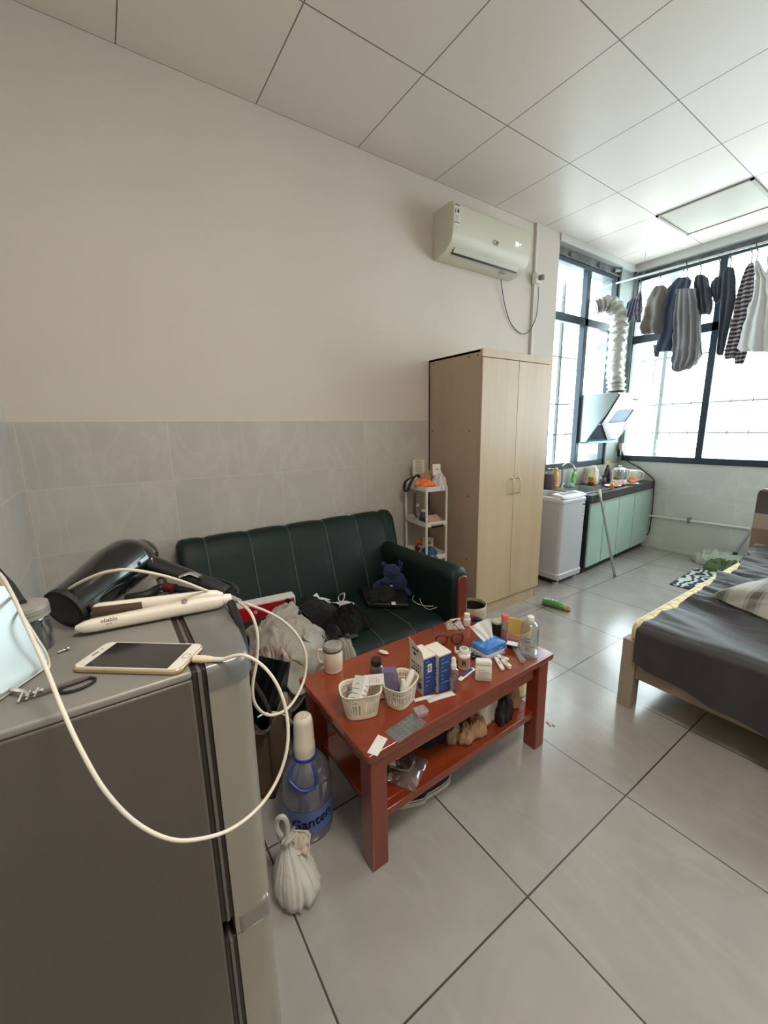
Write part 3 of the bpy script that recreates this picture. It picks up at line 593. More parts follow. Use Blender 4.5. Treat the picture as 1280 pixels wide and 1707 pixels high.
# phone
c = [atz(u, v, FT+.007) for u, v in ((117, 1113), (300, 1120), (340, 1072), (178, 1070))]
o = (c[0]+c[1]+c[2]+c[3])/4; o.z = FT; X = ((c[1]-c[0])+(c[2]-c[3])); X.z = 0; pl = X.length/2; pw = ((c[3]-c[0]).length+(c[2]-c[1]).length)/2
PM = axes(o, X, Vector((0, 0, 1)))
t = thing('smartphone', 'white and gold smartphone charging face up on the fridge', 'phone', o, math.atan2(X.y, X.x))
b = MB(); b.T = PM; b.prism(rect_r(pl, pw, .011, 6), 0, .0070); b.build('body', mat('phone_gold', (198, 176, 140), .3, .6), t, bevel=.0022, seg=3)
b = MB(); b.T = PM; b.prism(rect_r(pl-.004, pw-.004, .010, 6), .0068, .0076); b.build('front_glass', mat('phone_white', (220, 214, 204), .2, coat=.4), t)
b = MB(); b.T = PM; b.prism(rect_r(pl*.765, pw*.88, .0006, 1), .0076, .0079); b.build('screen', mat('dark_screen', (38, 36, 36), .12, coat=.6), t)
b = MB(); b.T = PM; b.lathe([(.0062, .0076), (.0062, .0080), (.0052, .0080), (.0052, .0076)], (pl*.442, 0, 0), 24, caps=False); b.build('home_button', mat('ring_grey', (170, 160, 148), .3, .4), t)
b = MB(); b.T = PM; b.box(-pl*.445, -pl*.435, -.006, .006, .0076, .0079); b.cyl((-pl*.44, .013, .0076), (-pl*.44, .013, .0079), .0012, n=8); b.build('earpiece', blkm, t)
# phone cable
port = PM @ Vector((pl/2, 0, .0035)); Xn = X.normalized()
t = thing('charging_cable', 'long white charging cable looping from the phone down in front of the fridge', 'cable', port)
b = MB(); p0, p1 = port+Xn*.001, port+Xn*.028; ltube(b, [p0, p0+(p1-p0)*.5, p1], [.0052, .0056, .0042], 10, 4); b.build('plug', mat('cream_plug', (222, 204, 176), .4), t)
b = MB(); b.T = Matrix.Identity(4); q = p1+Xn*.022+Vector((0, 0, .001)); ltube(b, [p1-Xn*.002, p1+Xn*.01, q], [.0036, .0034, .0024], 10, 4); b.build('strain_relief', cablew, t)
cp = [p1+Xn*.014, atx(405, 1092, 1.935), atx(440, 1112, 1.95), atx(466, 1150, 1.965), atx(479, 1200, 1.975), atx(478, 1250, 1.985), atx(462, 1300, 1.99), atx(432, 1345, 2.0), atx(385, 1382, 2.01), atx(330, 1399, 2.02), atx(280, 1398, 2.02), atx(225, 1370, 2.01), atx(175, 1318, 2.0), atx(135, 1250, 1.98), atx(105, 1185, 1.95), atx(75, 1110, 1.90), atx(45, 1045, 1.84), atx(20, 990, 1.77), atx(-2, 955, 1.70), atx(-40, 930, 1.62)]
b = MB(); b.tube(cp, .0023, 10, smooth=8); b.build('cord', cablew, t)
# second thin white cord round the mirror's edge
b = MB(); b.tube([atx(-6, 958, 1.70), atx(12, 985, 1.74), atx(40, 1030, 1.79), atx(62, 1065, 1.80), atx(76, 1088, 1.80), atx(82, 1108, 1.80), atx(77, 1120, 1.81)], .0017, 8, smooth=6)
tag(b.build('thin_cord', cablew, loc=atx(40, 1030, 1.79)), 'thin white cord lying along the mirror edge', 'cable')
# straightener
z = FT+.014; A, B_ = atz(140, 1045, z), atz(372, 1001, z); ax = (B_-A).normalized()
t = thing('hair_straightener', 'ivory hair straightener lying half open beside the phone', 'hair straightener', ((A.x+B_.x)/2, (A.y+B_.y)/2, FT), math.atan2(ax.y, ax.x))
def arm(b, A, B_, w, h, mi=None):
    d = (B_-A); S = d.cross(Vector((0, 0, 1))).normalized(); n = 20; rings = []
    for i in range(n+1):
        u = i/n; k = min(1, (math.sin(math.pi*min(u*6, .5)) if u < .083 else 1), (math.sin(math.pi*min((1-u)*6, .5)) if u > .917 else 1)); k = max(.25, k)**.6; f = .8+.25*u
        rings.append([A+d*u+S*(math.copysign(abs(math.cos(a))**.7, math.cos(a))*w*k*f)+Vector((0, 0, 1))*(math.copysign(abs(math.sin(a))**.7, math.sin(a))*h*k*f) for a in [2*math.pi*j/18 for j in range(18)]])
    b.loft(rings, mi)
b = MB(); arm(b, atz(126, 1048, z), atz(378, 999, z), .0125, .0125); b.build('lower_arm', ivory, t, ang=60)
z2 = FT+.028; A2 = atz(139, 1018, z2); B2 = atz(372, 993, z2-.006)
b = MB(); arm(b, A2, B2, .010, .0125); ua = b.build('upper_arm', ivory, t, ang=60)
S = ax.cross(Vector((0, 0, 1))).normalized(); S = S if S.x > 0 else -S
b = MB(); d2 = (B2-A2); q0, q1 = A2+d2*.06+S*.0098, A2+d2*.40+S*.0100; b.add([q0+Vector((0, 0, -.009)), q1+Vector((0, 0, -.0105)), q1+Vector((0, 0, .008)), q0+Vector((0, 0, .007)), q0+Vector((0, 0, -.009))-S*.004, q1+Vector((0, 0, -.0105))-S*.004, q1+Vector((0, 0, .008))-S*.004, q0+Vector((0, 0, .007))-S*.004], [(0, 1, 2, 3), (7, 6, 5, 4), (0, 4, 5, 1), (1, 5, 6, 2), (2, 6, 7, 3), (3, 7, 4, 0)]); b.build('heating_plate', mat('plate_brown', (108, 88, 76), .35, .3), ua)
b = MB(); d = (B_-A); k0 = A+d*.70+Vector((0, 0, .0135))+S*.004; b.T = axes(k0, ax, Vector((0, 0, 1))+S*.5); b.lathe([(.0048, 0), (.0048, .0012), (.003, .0018), (.0001, .0018)], n=16); b.build('power_button', mat('button_bronze', (140, 128, 116), .3, .4), t)
b = MB(); b.T = axes(A+d*.17+S*.0085+Vector((0, 0, .0075)), ax, Vector((0, 0, .9))+S*1.1); text_mb(b, 'obablo', .0085, Matrix.Identity(4), depth=.0006, bold=.00015); [b.box(-.004+i*.003, -.0025+i*.003, -.0075, -.006, 0, .0006) for i in range(3)]; b.build('lettering', mat('ink_brown', (70, 62, 58), .5), t)
b = MB(); e = atz(378, 999, z); e2 = e+ax*.008; ltube(b, [e-ax*.006, e, e2], [.0105, .0105, .009], 12, 3); b.build('end_cap', white, t)
b = MB(); e3 = atz(402, 1003, z-.002); ltube(b, [e2, (e2+e3)/2, e3], [.0055, .005, .003], 10, 6); [b.tube([e2+(e3-e2)*(i/7)+Vector((0, math.cos(a)*.0058*(1-i/16), math.sin(a)*.0058*(1-i/16))) for a in [2*math.pi*j/10 for j in range(10)]], .0008, 4, closed=True) for i in range(7)]; b.build('strain_relief', mat('relief_grey', (150, 144, 136), .5), t)
lp = [e3-ax*.004, atx(418, 1022, 1.80), atx(429, 1058, 1.82), atx(428, 1100, 1.83), atx(421, 1145, 1.84), atx(426, 1175, 1.84), atx(447, 1192, 1.83), atx(475, 1184, 1.82), atx(495, 1160, 1.80), atx(508, 1128, 1.78), atx(510, 1095, 1.77), atx(500, 1066, 1.76), atx(478, 1040, 1.75), atx(450, 1022, 1.74), atx(415, 1008, 1.73), atx(388, 999, 1.71), Vector(atx(345, 985, 1.72)), atx(300, 968, 1.735), atx(260, 957, 1.74), atx(215, 950, 1.735), atx(180, 953, 1.72), atx(148, 964, 1.70), atx(118, 980, 1.67), atx(96, 998, 1.63), atx(86, 1010, 1.60)]
b = MB(); b.tube(lp, .0026, 10, smooth=6); b.build('power_cord', mat('cord_cream', (202, 192, 176), .45), t)
# hair dryer
t = thing('hair_dryer', 'glossy black hair dryer lying on its side on the fridge', 'hair dryer', (1.58, .32, FT))
b = MB(); n0, n1, n2, n3, n4 = atz(108, 1015, 1.117), atz(135, 995, 1.125), atz(170, 968, 1.138), atz(208, 940, 1.150), atz(233, 926, 1.153)
ltube(b, [n0, n1, n2, n3, n4], [.036, .038, .040, .046, .047, .034], 24, 7); b.ball(n4, (.034, .034, .034), 20); b.build('barrel', blk, t, ang=60)
b = MB(); dd = (n0-n1).normalized(); b.cyl(n0+dd*.003, n0-dd*.006, .0365, n=28); b.cyl(n0+dd*.0035, n0+dd*.003, .030, n=28, mi=1); b.build('nozzle', [blkm, black], t, bevel=.001)
h0, h1, h2 = atz(238, 935, 1.150), atz(305, 958, 1.125), atz(372, 984, 1.100)
b = MB(); ltube(b, [h0, h1, h2], [.021, .018, .016, .014], 16, 8, flat=.8); b.build('handle', mat('handle_dark', (28, 27, 28), .35), t)
b = MB(); ltube(b, [h1+(h2-h1)*.45, h2, h2+(h2-h1)*.12], [.017, .015, .012], 14, 5, flat=.85); b.build('handle_end', blkm, t)
b = MB(); m = atz(229, 930, 1.150); v = (CAM-m).normalized(); m = m+v*.0500
for q in ((0, 0), (.006, .004), (-.006, .001), (.003, -.006), (-.005, -.006), (.007, -.002)): b.ball(m+CR*q[0]+CU*q[1], .0026, 8)
b.build('crest', chrome, t)
b = MB(); m = atz(252, 934, 1.150)+(CAM-m).normalized()*.038; b.ball(m, (.004, .002, .006), 8); b.build('stud', chrome, t)
b = MB(); b.tube([h2+(h2-h1)*.1, atx(396, 990, 1.72), atx(388, 975, 1.68), atx(360, 966, 1.64), atx(330, 966, 1.60), atx(318, 975, 1.62)], .0033, 8, smooth=6)
b.tube([atx(383, 1004, 1.74), atx(393, 1030, 1.79), atx(403, 1060, 1.83), atx(409, 1090, 1.86), atx(412, 1110, 1.85), atx(422, 1135, 1.78), atx(440, 1165, 1.72), atx(452, 1195, 1.66), atx(448, 1215, 1.66), atx(435, 1220, 1.68), atx(425, 1210, 1.7)], .0036, 8, smooth=6); b.build('power_cord', rubber, t)
b = MB(); b.tube([atx(385, 1005, 1.735), atx(398, 1040, 1.795), atx(406, 1078, 1.85), atx(409, 1100, 1.85)], .0075, 8, smooth=5); tag(b.build('black_strap', blkm, loc=atx(398, 1040, 1.795)), 'thick black strap draped over the right edge of the fridge top', 'strap')
# brush, clip, packet behind the straightener
t = thing('hair_brush', 'black hair brush handle with a red band behind the straightener', 'brush', atz(270, 985, FT))
b = MB(); ltube(b, [atz(210, 998, 1.098), atz(245, 992, 1.10), atz(275, 979, 1.102), atz(345, 993, 1.096)], [.008, .009, .0075, .006], 10, 6); b.build('handle', blkm, t)
b = MB(); ltube(b, [atz(277, 979, 1.102), atz(292, 981, 1.102)], [.0095, .0092], 12, 4); b.build('band', mat('wine_red', (96, 26, 30), .4), t)
b = MB(); b.grid(lambda u, v: atz(238+34*u, 993-20*u*(1-abs(2*v-1))-3*v, FT+.004+.012*u), 8, 6, thick=.004); tag(b.build('foil_packet', mat('packet_grey', (118, 112, 104), .4, .3, bump=.5, bs=60), loc=atz(250, 990, FT)), 'small crumpled grey packet under the hair dryer handle', 'packet')
b = MB(); ltube(b, [atz(298, 962, 1.13), atz(318, 956, 1.133), atz(334, 962, 1.13)], [.004, .0065, .005], 10, 5, flat=.5); tag(b.build('metal_clip', chrome, loc=atz(318, 958, 1.12)), 'shiny silver clip poking up behind the hair dryer handle', 'clip')
b = MB(); ltube(b, [atz(300, 992, FT+.004), atz(340, 985, FT+.004), atz(362, 991, FT+.004)], [.003, .006, .003], 8, 5, flat=.4); tag(b.build('metal_comb', chrome, loc=atz(330, 990, FT)), 'silver curved comb lying behind the straightener', 'comb')
# jar
p = atz(52, 1082, FT); t = thing('jar', 'clear screw-top jar with black contents beside the mirror', 'jar', p)
clearp = glassy('clear_plastic', (232, 232, 232), .07, .05, .04)
b = MB(); b.lathe([(.026, 0), (.029, .003), (.029, .048), (.027, .054)], p, 32); b.build('glass_wall', clearp, t)
b = MB(); b.lathe([(.001, .004), (.0262, .004), (.0265, .044), (.001, .046)], p, 28); b.build('contents', blkm, t)
b = MB(); b.lathe([(.0295, .052), (.031, .053), (.031, .057), (.030, .0575), (.031, .059), (.031, .063), (.030, .0635), (.031, .065), (.030, .071), (.026, .0725), (.001, .0725)], p, 36); b.build('lid', mat('frosted_lid', (140, 136, 130), .35, coat=.3), t)
# mirror
B1, B0 = atz(84, 1108, FT+.001), atz(0, 1166, FT+.001); bd = (B0-B1).normalized(); T1 = atz(1, 973, 1.208)
upv = (T1-B1); MM = axes(B1, bd, bd.cross(upv)); MM = MM if (MM @ Vector((0, 1, 0))-B1).dot(upv) > 0 else axes(B1, bd, -bd.cross(upv))
skx = upv.dot(bd); uh = (upv-bd*skx).length
t = thing('tabletop_mirror', 'rectangular rounded mirror leaning at the left end of the fridge', 'mirror', B1)
def mpoly(e): # slanted outline with one rounded corner in view
    Wd = .17; P = [(.016+e, e), (.008+e, .003+e), (.003+e, .009+e), (.001+e+.0, .018)]
    P += [(skx*.97+e, uh*.97), (skx+.01+e, uh-e*.3), (skx+Wd-e, uh-e), (Wd-e, e)]
    return P
b = MB(); b.T = MM; b.prism(mpoly(0), -.0035, .0025); b.build('frame', white, t, bevel=.001)
b = MB(); b.T = MM; b.prism(mpoly(.003), .0024, .0034); b.prism(mpoly(.003), -.0045, -.0034); b.build('glass', mat('mirror_glass', (160, 166, 164), .3, .3), t)
b = MB(); b.tube([aty(-12, 940, .10), aty(4, 958, .12), aty(20, 975, .15), aty(33, 997, .19), atz(38, 1004, FT+.075)], .005, 8, smooth=5); tag(b.build('black_strap', blkm, loc=aty(4, 958, .12)), 'black strap arching against the wall at the far left', 'strap')
# hair tie, claw clip, screw
p = atz(130, 1142, FT+.002); b = MB(); X2 = (atz(158, 1132, FT)-atz(100, 1153, FT)); aa = math.atan2(X2.y, X2.x)
b.T = frame(p, aa); L2 = X2.length/2; b.tube([(L2*math.cos(q), L2*.62*math.sin(q), 0) for q in [2*math.pi*i/28 for i in range(28)]], .0019, 8, closed=True); tag(b.build('hair_tie', blkm, loc=p), 'black elastic hair tie lying in front of the phone', 'hair tie')
t = thing('hair_clip', 'long metal sectioning clip with a jagged silver end by the mirror', 'clip', atz(45, 1160, FT))
b = MB(); q0, q1 = atz(30, 1168, FT+.003), atz(152, 1128, FT+.003); d = (q1-q0); S2 = d.cross(Vector((0, 0, 1))).normalized(); b.loft([[q0+d*u+S2*w_+Vector((0, 0, h)) for w_, h in ((-w0, 0), (w0, 0), (w0, .002), (-w0, .002))] for u, w0 in ((0, .0015), (.3, .004), (.9, .003), (1, .001))]); b.build('blade', mat('worn_metal', (132, 122, 112), .35, .6), t)
b = MB(); [b.tube([q0+d*(.05*i)+S2*.004*(-1)**i, q0+d*(.05*i+.07)-S2*.004*(-1)**i+Vector((0, 0, .006))], .0016, 6) for i in range(6)]; b.tube([atz(20, 1150, FT+.006), atz(40, 1153, FT+.009), atz(50, 1157, FT+.006)], .003, 6); b.build('jaw', mat('silver_grip', (188, 184, 178), .3, .7), t)
p = atz(113, 1081, FT+.003); b = MB(); b.cyl(p, p+Vector((.003, -.012, -.001)), .0015); b.ball(p, .0034, 10); tag(b.build('screw', steel, loc=p), 'small steel screw lying between jar and phone', 'screw')
# ================================================================ ON THE COFFEE TABLE
T0 = TZ+.0005
def at(u, v, h=0): return atz(u, v, T0+h)
def obox(b, A, B_, W, z0, z1, mi=None, side=1, off=0):
    d = (B_-A); d.z = 0; S = Vector((-d.y, d.x, 0)).normalized()*W*side
    P = [A+S*0, B_+S*0, B_+S, A+S]; b.loft([[Vector((q.x, q.y, z)) for q in P] for z in (z0, z1)], mi); return b
# mug
p = at(556, 1116); t = thing('mug', 'cream insulated mug with grey lid at the sofa side of the table', 'mug', p)
cream = mat('cream_enamel', (226, 216, 198), .3, coat=.3)
b = MB(); b.lathe([(.001, 0), (.033, 0), (.036, .003), (.037, .02), (.0385, .023), (.0385, .088), (.037, .094), (.001, .094)], p, 36); b.build('body', cream, t)
b = MB(); b.lathe([(.0355, .094), (.0375, .096), (.0375, .104), (.034, .112), (.026, .114), (.025, .111), (.001, .111)], p, 36); b.lathe([(.036, .090), (.0392, .090), (.0392, .094), (.036, .094)], p, 36, mi=1); b.build('lid', [mat('lid_speckled', (150, 147, 138), .5, var=.15, vs=80), mat('lid_ring', (110, 104, 98), .3, .5)], t)
hd = (at(536, 1100)-at(556, 1100)); hd.z = 0; hd.normalize()
b = MB(); b.tube([p+hd*.036+Vector((0, 0, .085)), p+hd*.052+Vector((0, 0, .088)), p+hd*.060+Vector((0, 0, .078)), p+hd*.061+Vector((0, 0, .055)), p+hd*.054+Vector((0, 0, .036)), p+hd*.036+Vector((0, 0, .030))], .0055, 10, smooth=5); b.build('handle', cream, t)
# brown bottle
amber = glassy('amber_plastic', (196, 156, 120), .08, .1, .08)
p = at(628, 1133); t = thing('tinted_bottle', 'small round bottle of brown liquid with a dark brown cap', 'bottle', p)
b = MB(); b.lathe([(.001, 0), (.024, 0), (.026, .004), (.026, .055), (.022, .063), (.016, .068)], p, 28); b.build('body', amber, t)
b = MB(); b.lathe([(.001, .004), (.0235, .004), (.0235, .050), (.001, .050)], p, 24); b.build('liquid', mat('brown_liquid', (88, 52, 32), .3), t)
b = MB(); b.lathe([(.0215, .066), (.0225, .068), (.0225, .084), (.0205, .0885), (.001, .0895)], p, 28); b.build('cap', mat('cap_dark_brown', (46, 24, 18), .3, coat=.3), t)
p = at(643, 1128); t = thing('small_jar', 'small white cap lying behind the brown bottle', 'cap', p); b = MB(); b.T = frame(p+Vector((0, 0, .019)), 0, R(70)); b.lathe([(.001, -.012), (.018, -.012), (.019, 0), (.018, .012), (.001, .013)], n=24); b.build('shell', white, t)
p = at(639, 1089); b = MB(); b.T = frame(p, R(20)); b.ball((0, 0, .006), (.026, .012, .005), 16); tag(b.build('plastic_scoop', white, loc=p), 'white oval plastic scoop lying behind the brown bottle', 'scoop')
# baskets
baskm = mat('ivory_basket', (226, 220, 200), .4)
def basket(u, v, w_, d_, h, rot, label):
    p = at(u, v); t = thing('storage_basket', label, 'basket', p, rot, 'ivory slatted plastic baskets on the table')
    def sup(a, w, d, e=.62): return (math.copysign(abs(math.cos(a))**e, math.cos(a))*w, math.copysign(abs(math.sin(a))**e, math.sin(a))*d)
    F = frame(p, rot); N = 64
    rg = lambda z, k: [(sup(2*math.pi*j/N, w_*(.78+.22*z/h)+k, d_*(.78+.22*z/h)+k)[0], sup(2*math.pi*j/N, w_*(.78+.22*z/h)+k, d_*(.78+.22*z/h)+k)[1], z) for j in range(N)]
    b = MB(); b.T = F; b.loft([rg(0, -.004), rg(.002, 0), rg(.016, 0), rg(.016, -.0025), rg(.003, -.003)], caps=True); b.build('base', baskm, t)
    b = MB(); b.T = F; b.loft([rg(h-.014, 0), rg(h-.001, .0), rg(h, .002), rg(h-.001, .003), rg(h-.003, .003), rg(h-.003, -.0025), rg(h-.014, -.0025)], loop=True, caps=False); b.build('rim', baskm, t)
    b = MB(); b.T = F
    for j in range(44):
        a = 2*math.pi*j/44
        def q(z, off, da): x, y = sup(a+da, w_*(.78+.22*z/h)+off, d_*(.78+.22*z/h)+off); return (x, y, z)
        b.loft([[q(z, 0, -.036), q(z, 0, .036), q(z, -.0025, .036), q(z, -.0025, -.036)] for z in (.014, h*.4, h*.7, h-.012)])
    for hh in (h*.62,): b.loft([rg(hh, -.0002), rg(hh+.004, -.0002), rg(hh+.004, -.002), rg(hh, -.002)], loop=True, caps=False)
    b.build('slatted_wall', baskm, t)
    return p
P1 = basket(602, 1186, .070, .054, .094, R(68), 'ivory slatted basket nearest the table corner, holding two white boxes')
P2 = basket(668, 1168, .067, .050, .085, R(112), 'ivory slatted basket with a purple box and a white tube inside')
wbox = mat('white_card', (224, 220, 214), .55); pinkp = mat('pink_print', (190, 130, 140), .6); inkm = MATS['ink']
def wb(name, label, c, s, rx, ry, rzz, cat, m=wbox, marks=None, sidem=None):
    F = Matrix.Translation(Vector(c)) @ Matrix.Rotation(rzz, 4, 'Z') @ Matrix.Rotation(ry, 4, 'Y') @ Matrix.Rotation(rx, 4, 'X')
    t = thing(name, label, cat, c); b = MB(); b.T = F; b.box(-s[0], s[0], -s[1], s[1], -s[2], s[2]); b.build('carton', m, t, bevel=.0012)
    if marks:
        b = MB(); b.T = F; r_ = random.Random(5)
        for i in range(marks): w_ = s[0]*(.3+.5*r_.random()); y = -s[1]*.7+s[1]*1.4*i/marks; b.box(-w_, w_*.6, y, y+.0016, s[2], s[2]+.0004); b.box(s[0], s[0]+.0004, y, y+.0018, -s[2]*.6, s[2]*(.2+.5*r_.random()))
        b.build('print', pinkp if marks > 4 else inkm, t)
    return F
wb('white_box', 'white box with faint print tilted up out of the near basket', (P1.x-.002, P1.y-.004, T0+.082), (.026, .044, .015), R(42), R(-14), R(20), 'box', marks=4)
wb('white_box', 'small white box with pink print resting over the near basket rim', (P1.x+.008, P1.y+.050, T0+.106), (.009, .034, .017), R(6), R(-28), R(-38), 'box', marks=6)
b = MB(); c = Vector((P1.x-.022, P1.y-.020, T0+.05)); b.lathe([(.001, -.04), (.012, -.04), (.014, .03), (.008, .036), (.008, .05), (.001, .05)], c, 16, M=Matrix.Rotation(R(12), 3, 'X')); tag(b.build('grey_tube', mat('grey_tube_plastic', (128, 128, 122), .4), loc=c), 'grey tube standing in the near basket', 'tube')
b = MB(); c = at(612, 1150, .001); b.T = frame(c, R(75)); b.box(-.045, .045, -.07, .06, 0, .003); b.box(.0, .03, -.05, .0, .003, .0034, 1); b.T = frame(c+Vector((-.02, .06, .002)), R(50)); b.box(-.02, .05, -.02, .06, 0, .002)
tag(b.build('pink_card', [mat('pink_card', (206, 140, 132), .6), mat('card_red', (140, 40, 44), .6)], loc=c), 'pink cards lying beneath the two ivory baskets', 'card')
pur = mat('lilac_card', (126, 112, 146), .45, c2=(112, 98, 134), vs=20)
wb('lilac_box', 'lilac box standing in the farther basket', (P2.x-.024, P2.y-.022, T0+.068), (.022, .018, .050), 0, R(-10), R(45), 'box', m=pur)
c = Vector((P2.x+.026, P2.y-.008, T0+.01)); t = thing('spray_bottle', 'small white spray bottle standing in the basket', 'spray bottle', c)
b = MB(); b.lathe([(.001, 0), (.011, 0), (.011, .040), (.009, .046)], c, 18); b.build('body', clearp, t); b = MB(); b.lathe([(.012, .046), (.0125, .058), (.008, .066), (.0075, .088), (.006, .092), (.001, .092)], c, 18); b.build('cap', white, t)
b = MB(); a0 = Vector((P2.x+.022, P2.y-.002, T0+.045)); a1 = Vector((P2.x+.004, P2.y+.052, T0+.104)); ltube(b, [a0, (a0+a1)/2, a1], [.010, .0115, .012], 16, 4); tag(b.build('white_tube', white, loc=a0), 'white tube leaning on the rim of the basket beside the lilac box', 'tube')
b = MB(); r_ = random.Random(2)
for i in range(3): b.tube([(P2.x+(r_.random()-.5)*.05, P2.y+.01+(r_.random()-.5)*.05, T0+.03+.02*r_.random()) for _ in range(6)], .002, 6, smooth=4)
tag(b.build('coiled_lead', rubber, loc=(P2.x, P2.y, T0+.03)), 'dark coiled lead at the bottom of the farther basket', 'cable')
# milk cartons
mw = mat('milk_white', (222, 214, 202), .5); mb_ = mat('milk_blue', (34, 66, 124), .38, coat=.2, var=.15, vs=30); mb2 = mat('milk_text_blue', (120, 140, 190), .5)
for idx, (a, c, wv, lab) in enumerate((((706, 1161), (722, 1154), .085, 'blue and white carton, open lid raised, next to the basket'), ((731, 1157), (749, 1149), .085, 'blue and white closed carton behind the clear spray bottle'))):
    A = at(*a); Bp = at(*c); h = (.150, .152)[idx]; d = Bp-A; d.z = 0; S = Vector((-d.y, d.x, 0)).normalized()
    S = S if (S.x < 0) else -S
    if idx == 1: S = S0
    else: S0 = S
    dn = d.normalized(); t = thing('milk_carton', lab, 'carton', A+d*.5+S*.04, 0, 'blue and white milk cartons')
    Dp = (.055, .058)[idx]; Bq = A+dn*Dp; Z = Vector((0, 0, 1))
    b = MB(); P = [A, Bq, Bq+S*wv, A+S*wv]; b.loft([[q+Z*z for q in P] for z in (0, h)]); b.build('body', mw, t, bevel=.001)
    b = MB(); e = .0006; b.loft([[A+dn*(-e if idx == 0 else -e)-S*e+Z*z, Bq+dn*e-S*e+Z*z, Bq+dn*e+S*.0+Z*z, A-dn*e+S*.0+Z*z] for z in (.001, h-.006)]); b.build('blue_panel', mb_, t)
    b = MB(); MF = axes(A+dn*(Dp/2)-S*.0008+Z*(h/2), dn, -S)
    b.T = MF; 
    if idx == 0: b.box(-.010, .008, .014, .046, 0, .0006, 0); b.box(-.006, .004, .02, .040, .0006, .0009, 1)
    r_ = random.Random(7+idx)
    for k in range(7): b.box(-.018, -.018+.03*r_.random()+.006, .055-k*.0155, .058-k*.0155, 0, .0005, 2)
    b.build('barcode', [wbox, MATS['ink_grey'], mb2], t)
    b = MB(); MF = axes(A+S*(wv/2)-dn*.0006+Z*(h/2), -S, -dn); b.T = MF
    for k in range(6):
        for j in range(5):
            if r_.random() < .85: x = -.030+j*.013; y = .030-k*.013; b.box(x, x+.006+.003*r_.random(), y, y+.004+.004*r_.random(), 0, .0004, 0 if k < 3 else 1)
    b.T = MF; b.lathe([(.012, 0), (.012, .0004)], (.02, -.045, 0), 16, mi=1); b.build('print', [MATS['ink'], mat('print_blue', (58, 78, 130), .5)], t)
    if idx == 0:
        b = MB(); top = h; b.loft([[A+S*0+Z*top, A+S*wv+Z*top, A+S*wv+Z*top+dn*.001, A+Z*top+dn*.001], [A+S*.004+Z*(top+.026)-dn*.006, A+S*(wv-.004)+Z*(top+.052)-dn*.008, A+S*(wv-.004)+Z*(top+.052)-dn*.007, A+S*.004+Z*(top+.026)-dn*.005]]); f = b.build('lid_flap', mw, t)
        b = MB(); b.T = axes(A+S*(wv/2)+Z*(top+.018)-dn*.0055, -S, -dn+Z*.1); [b.box(x, x+.008, -.004, .003, 0, .0006) for x in (-.018, -.006, .008)]; b.box(-.008, .004, -.022, -.012, 0, .0008); b.build('flap_print', inkm, f)
# sachets and flat packs
foilp = mat('pale_sachet', (206, 204, 200), .35, bump=.3, bs=50)
def sachet(name, lab, a, c, w_, m, cat='sachet', m2=None):
    A, Bp = at(*a), at(*c); d = Bp-A; F = axes(A+d*.5, d, Vector((0, 0, 1))); L_ = d.length; b = MB(); b.T = F
    f = lambda u, v: ((u-.5)*L_, (v-.5)*w_*(1-.12*math.sin(math.pi*u)), .001+.0075*(math.sin(math.pi*u)*math.sin(math.pi*v))**.6)
    b.grid(f, 12, 8); b.grid(lambda u, v: ((u-.5)*L_, (v-.5)*w_*(1-.12*math.sin(math.pi*u)), .0005), 12, 8)
    if m2: b.box(-L_*.3, L_*.32, -w_*.3, w_*.3, .006, .0088, 1)
    tag(b.build(name, [m, m2] if m2 else m, loc=A+d*.5), lab, cat)
sachet('sachet', 'white torn sachet lying in front of the cartons', (712, 1168), (756, 1155), .030, foilp)
sachet('sachet', 'narrow silver sachet tucked along the foot of the carton', (690, 1168), (728, 1160), .018, foilp)
sachet('sachet', 'blue and white stick sachet beside the vitamin bottle', (765, 1134), (790, 1114), .020, white, m2=mat('sachet_blue', (44, 66, 130), .4))
# clear spray bottle
p = at(755, 1148); t = thing('spray_bottle', 'clear spray bottle with a white nozzle in front of the cartons', 'spray bottle', p)
b = MB(); b.lathe([(.001, 0), (.018, 0), (.0195, .003), (.0195, .072), (.017, .080), (.009, .086)], p, 8); b.build('body', clearp, t, ang=30)
b = MB(); b.lathe([(.001, .005), (.0165, .005), (.0165, .05), (.001, .05)], p, 8); b.build('liquid', glassy('clear_liquid', (205, 208, 228), .10, .02, .08), t)
b = MB(); b.lathe([(.0105, .084), (.0115, .085), (.0115, .100), (.009, .103), (.0085, .122), (.006, .127), (.001, .128)], p, 20); b.build('nozzle', white, t)
# vitamin bottle
p = at(773, 1112); t = thing('vitamin_bottle', 'white pill bottle with a brown label and a large B', 'bottle', p)
b = MB(); b.lathe([(.001, 0), (.023, 0), (.025, .003), (.025, .056), (.021, .064), (.017, .066)], p, 30); b.build('body', white, t)
fd = (CAM-p); fd.z = 0; a0 = math.atan2(fd.y, fd.x)
b = MB(); q = [p+Vector((.0253*math.cos(a0+a), .0253*math.sin(a0+a), 0)) for a in [R(x) for x in range(-85, 86, 10)]]; Z = Vector((0, 0, 1)); b.loft([[x+Z*.010 for x in q], [x+Z*.052 for x in q]], closed=False, caps=False); lb = b.build('paper_label', mat('label_rose_brown', (166, 132, 118), .5), t)
b = MB(); text_mb(b, 'B', .030, Matrix.Translation(p+Z*.030), bend=lambda v: Vector((.0257*math.cos(a0+v.x/.0257), .0257*math.sin(a0+v.x/.0257), v.y)), bold=.0008); b.build('letter', MATS['ink'], lb)
b = MB(); b.lathe([(.0185, .064), (.020, .065), (.020, .080), (.0185, .083), (.001, .0835)], p, 30); b.build('cap', white, t)
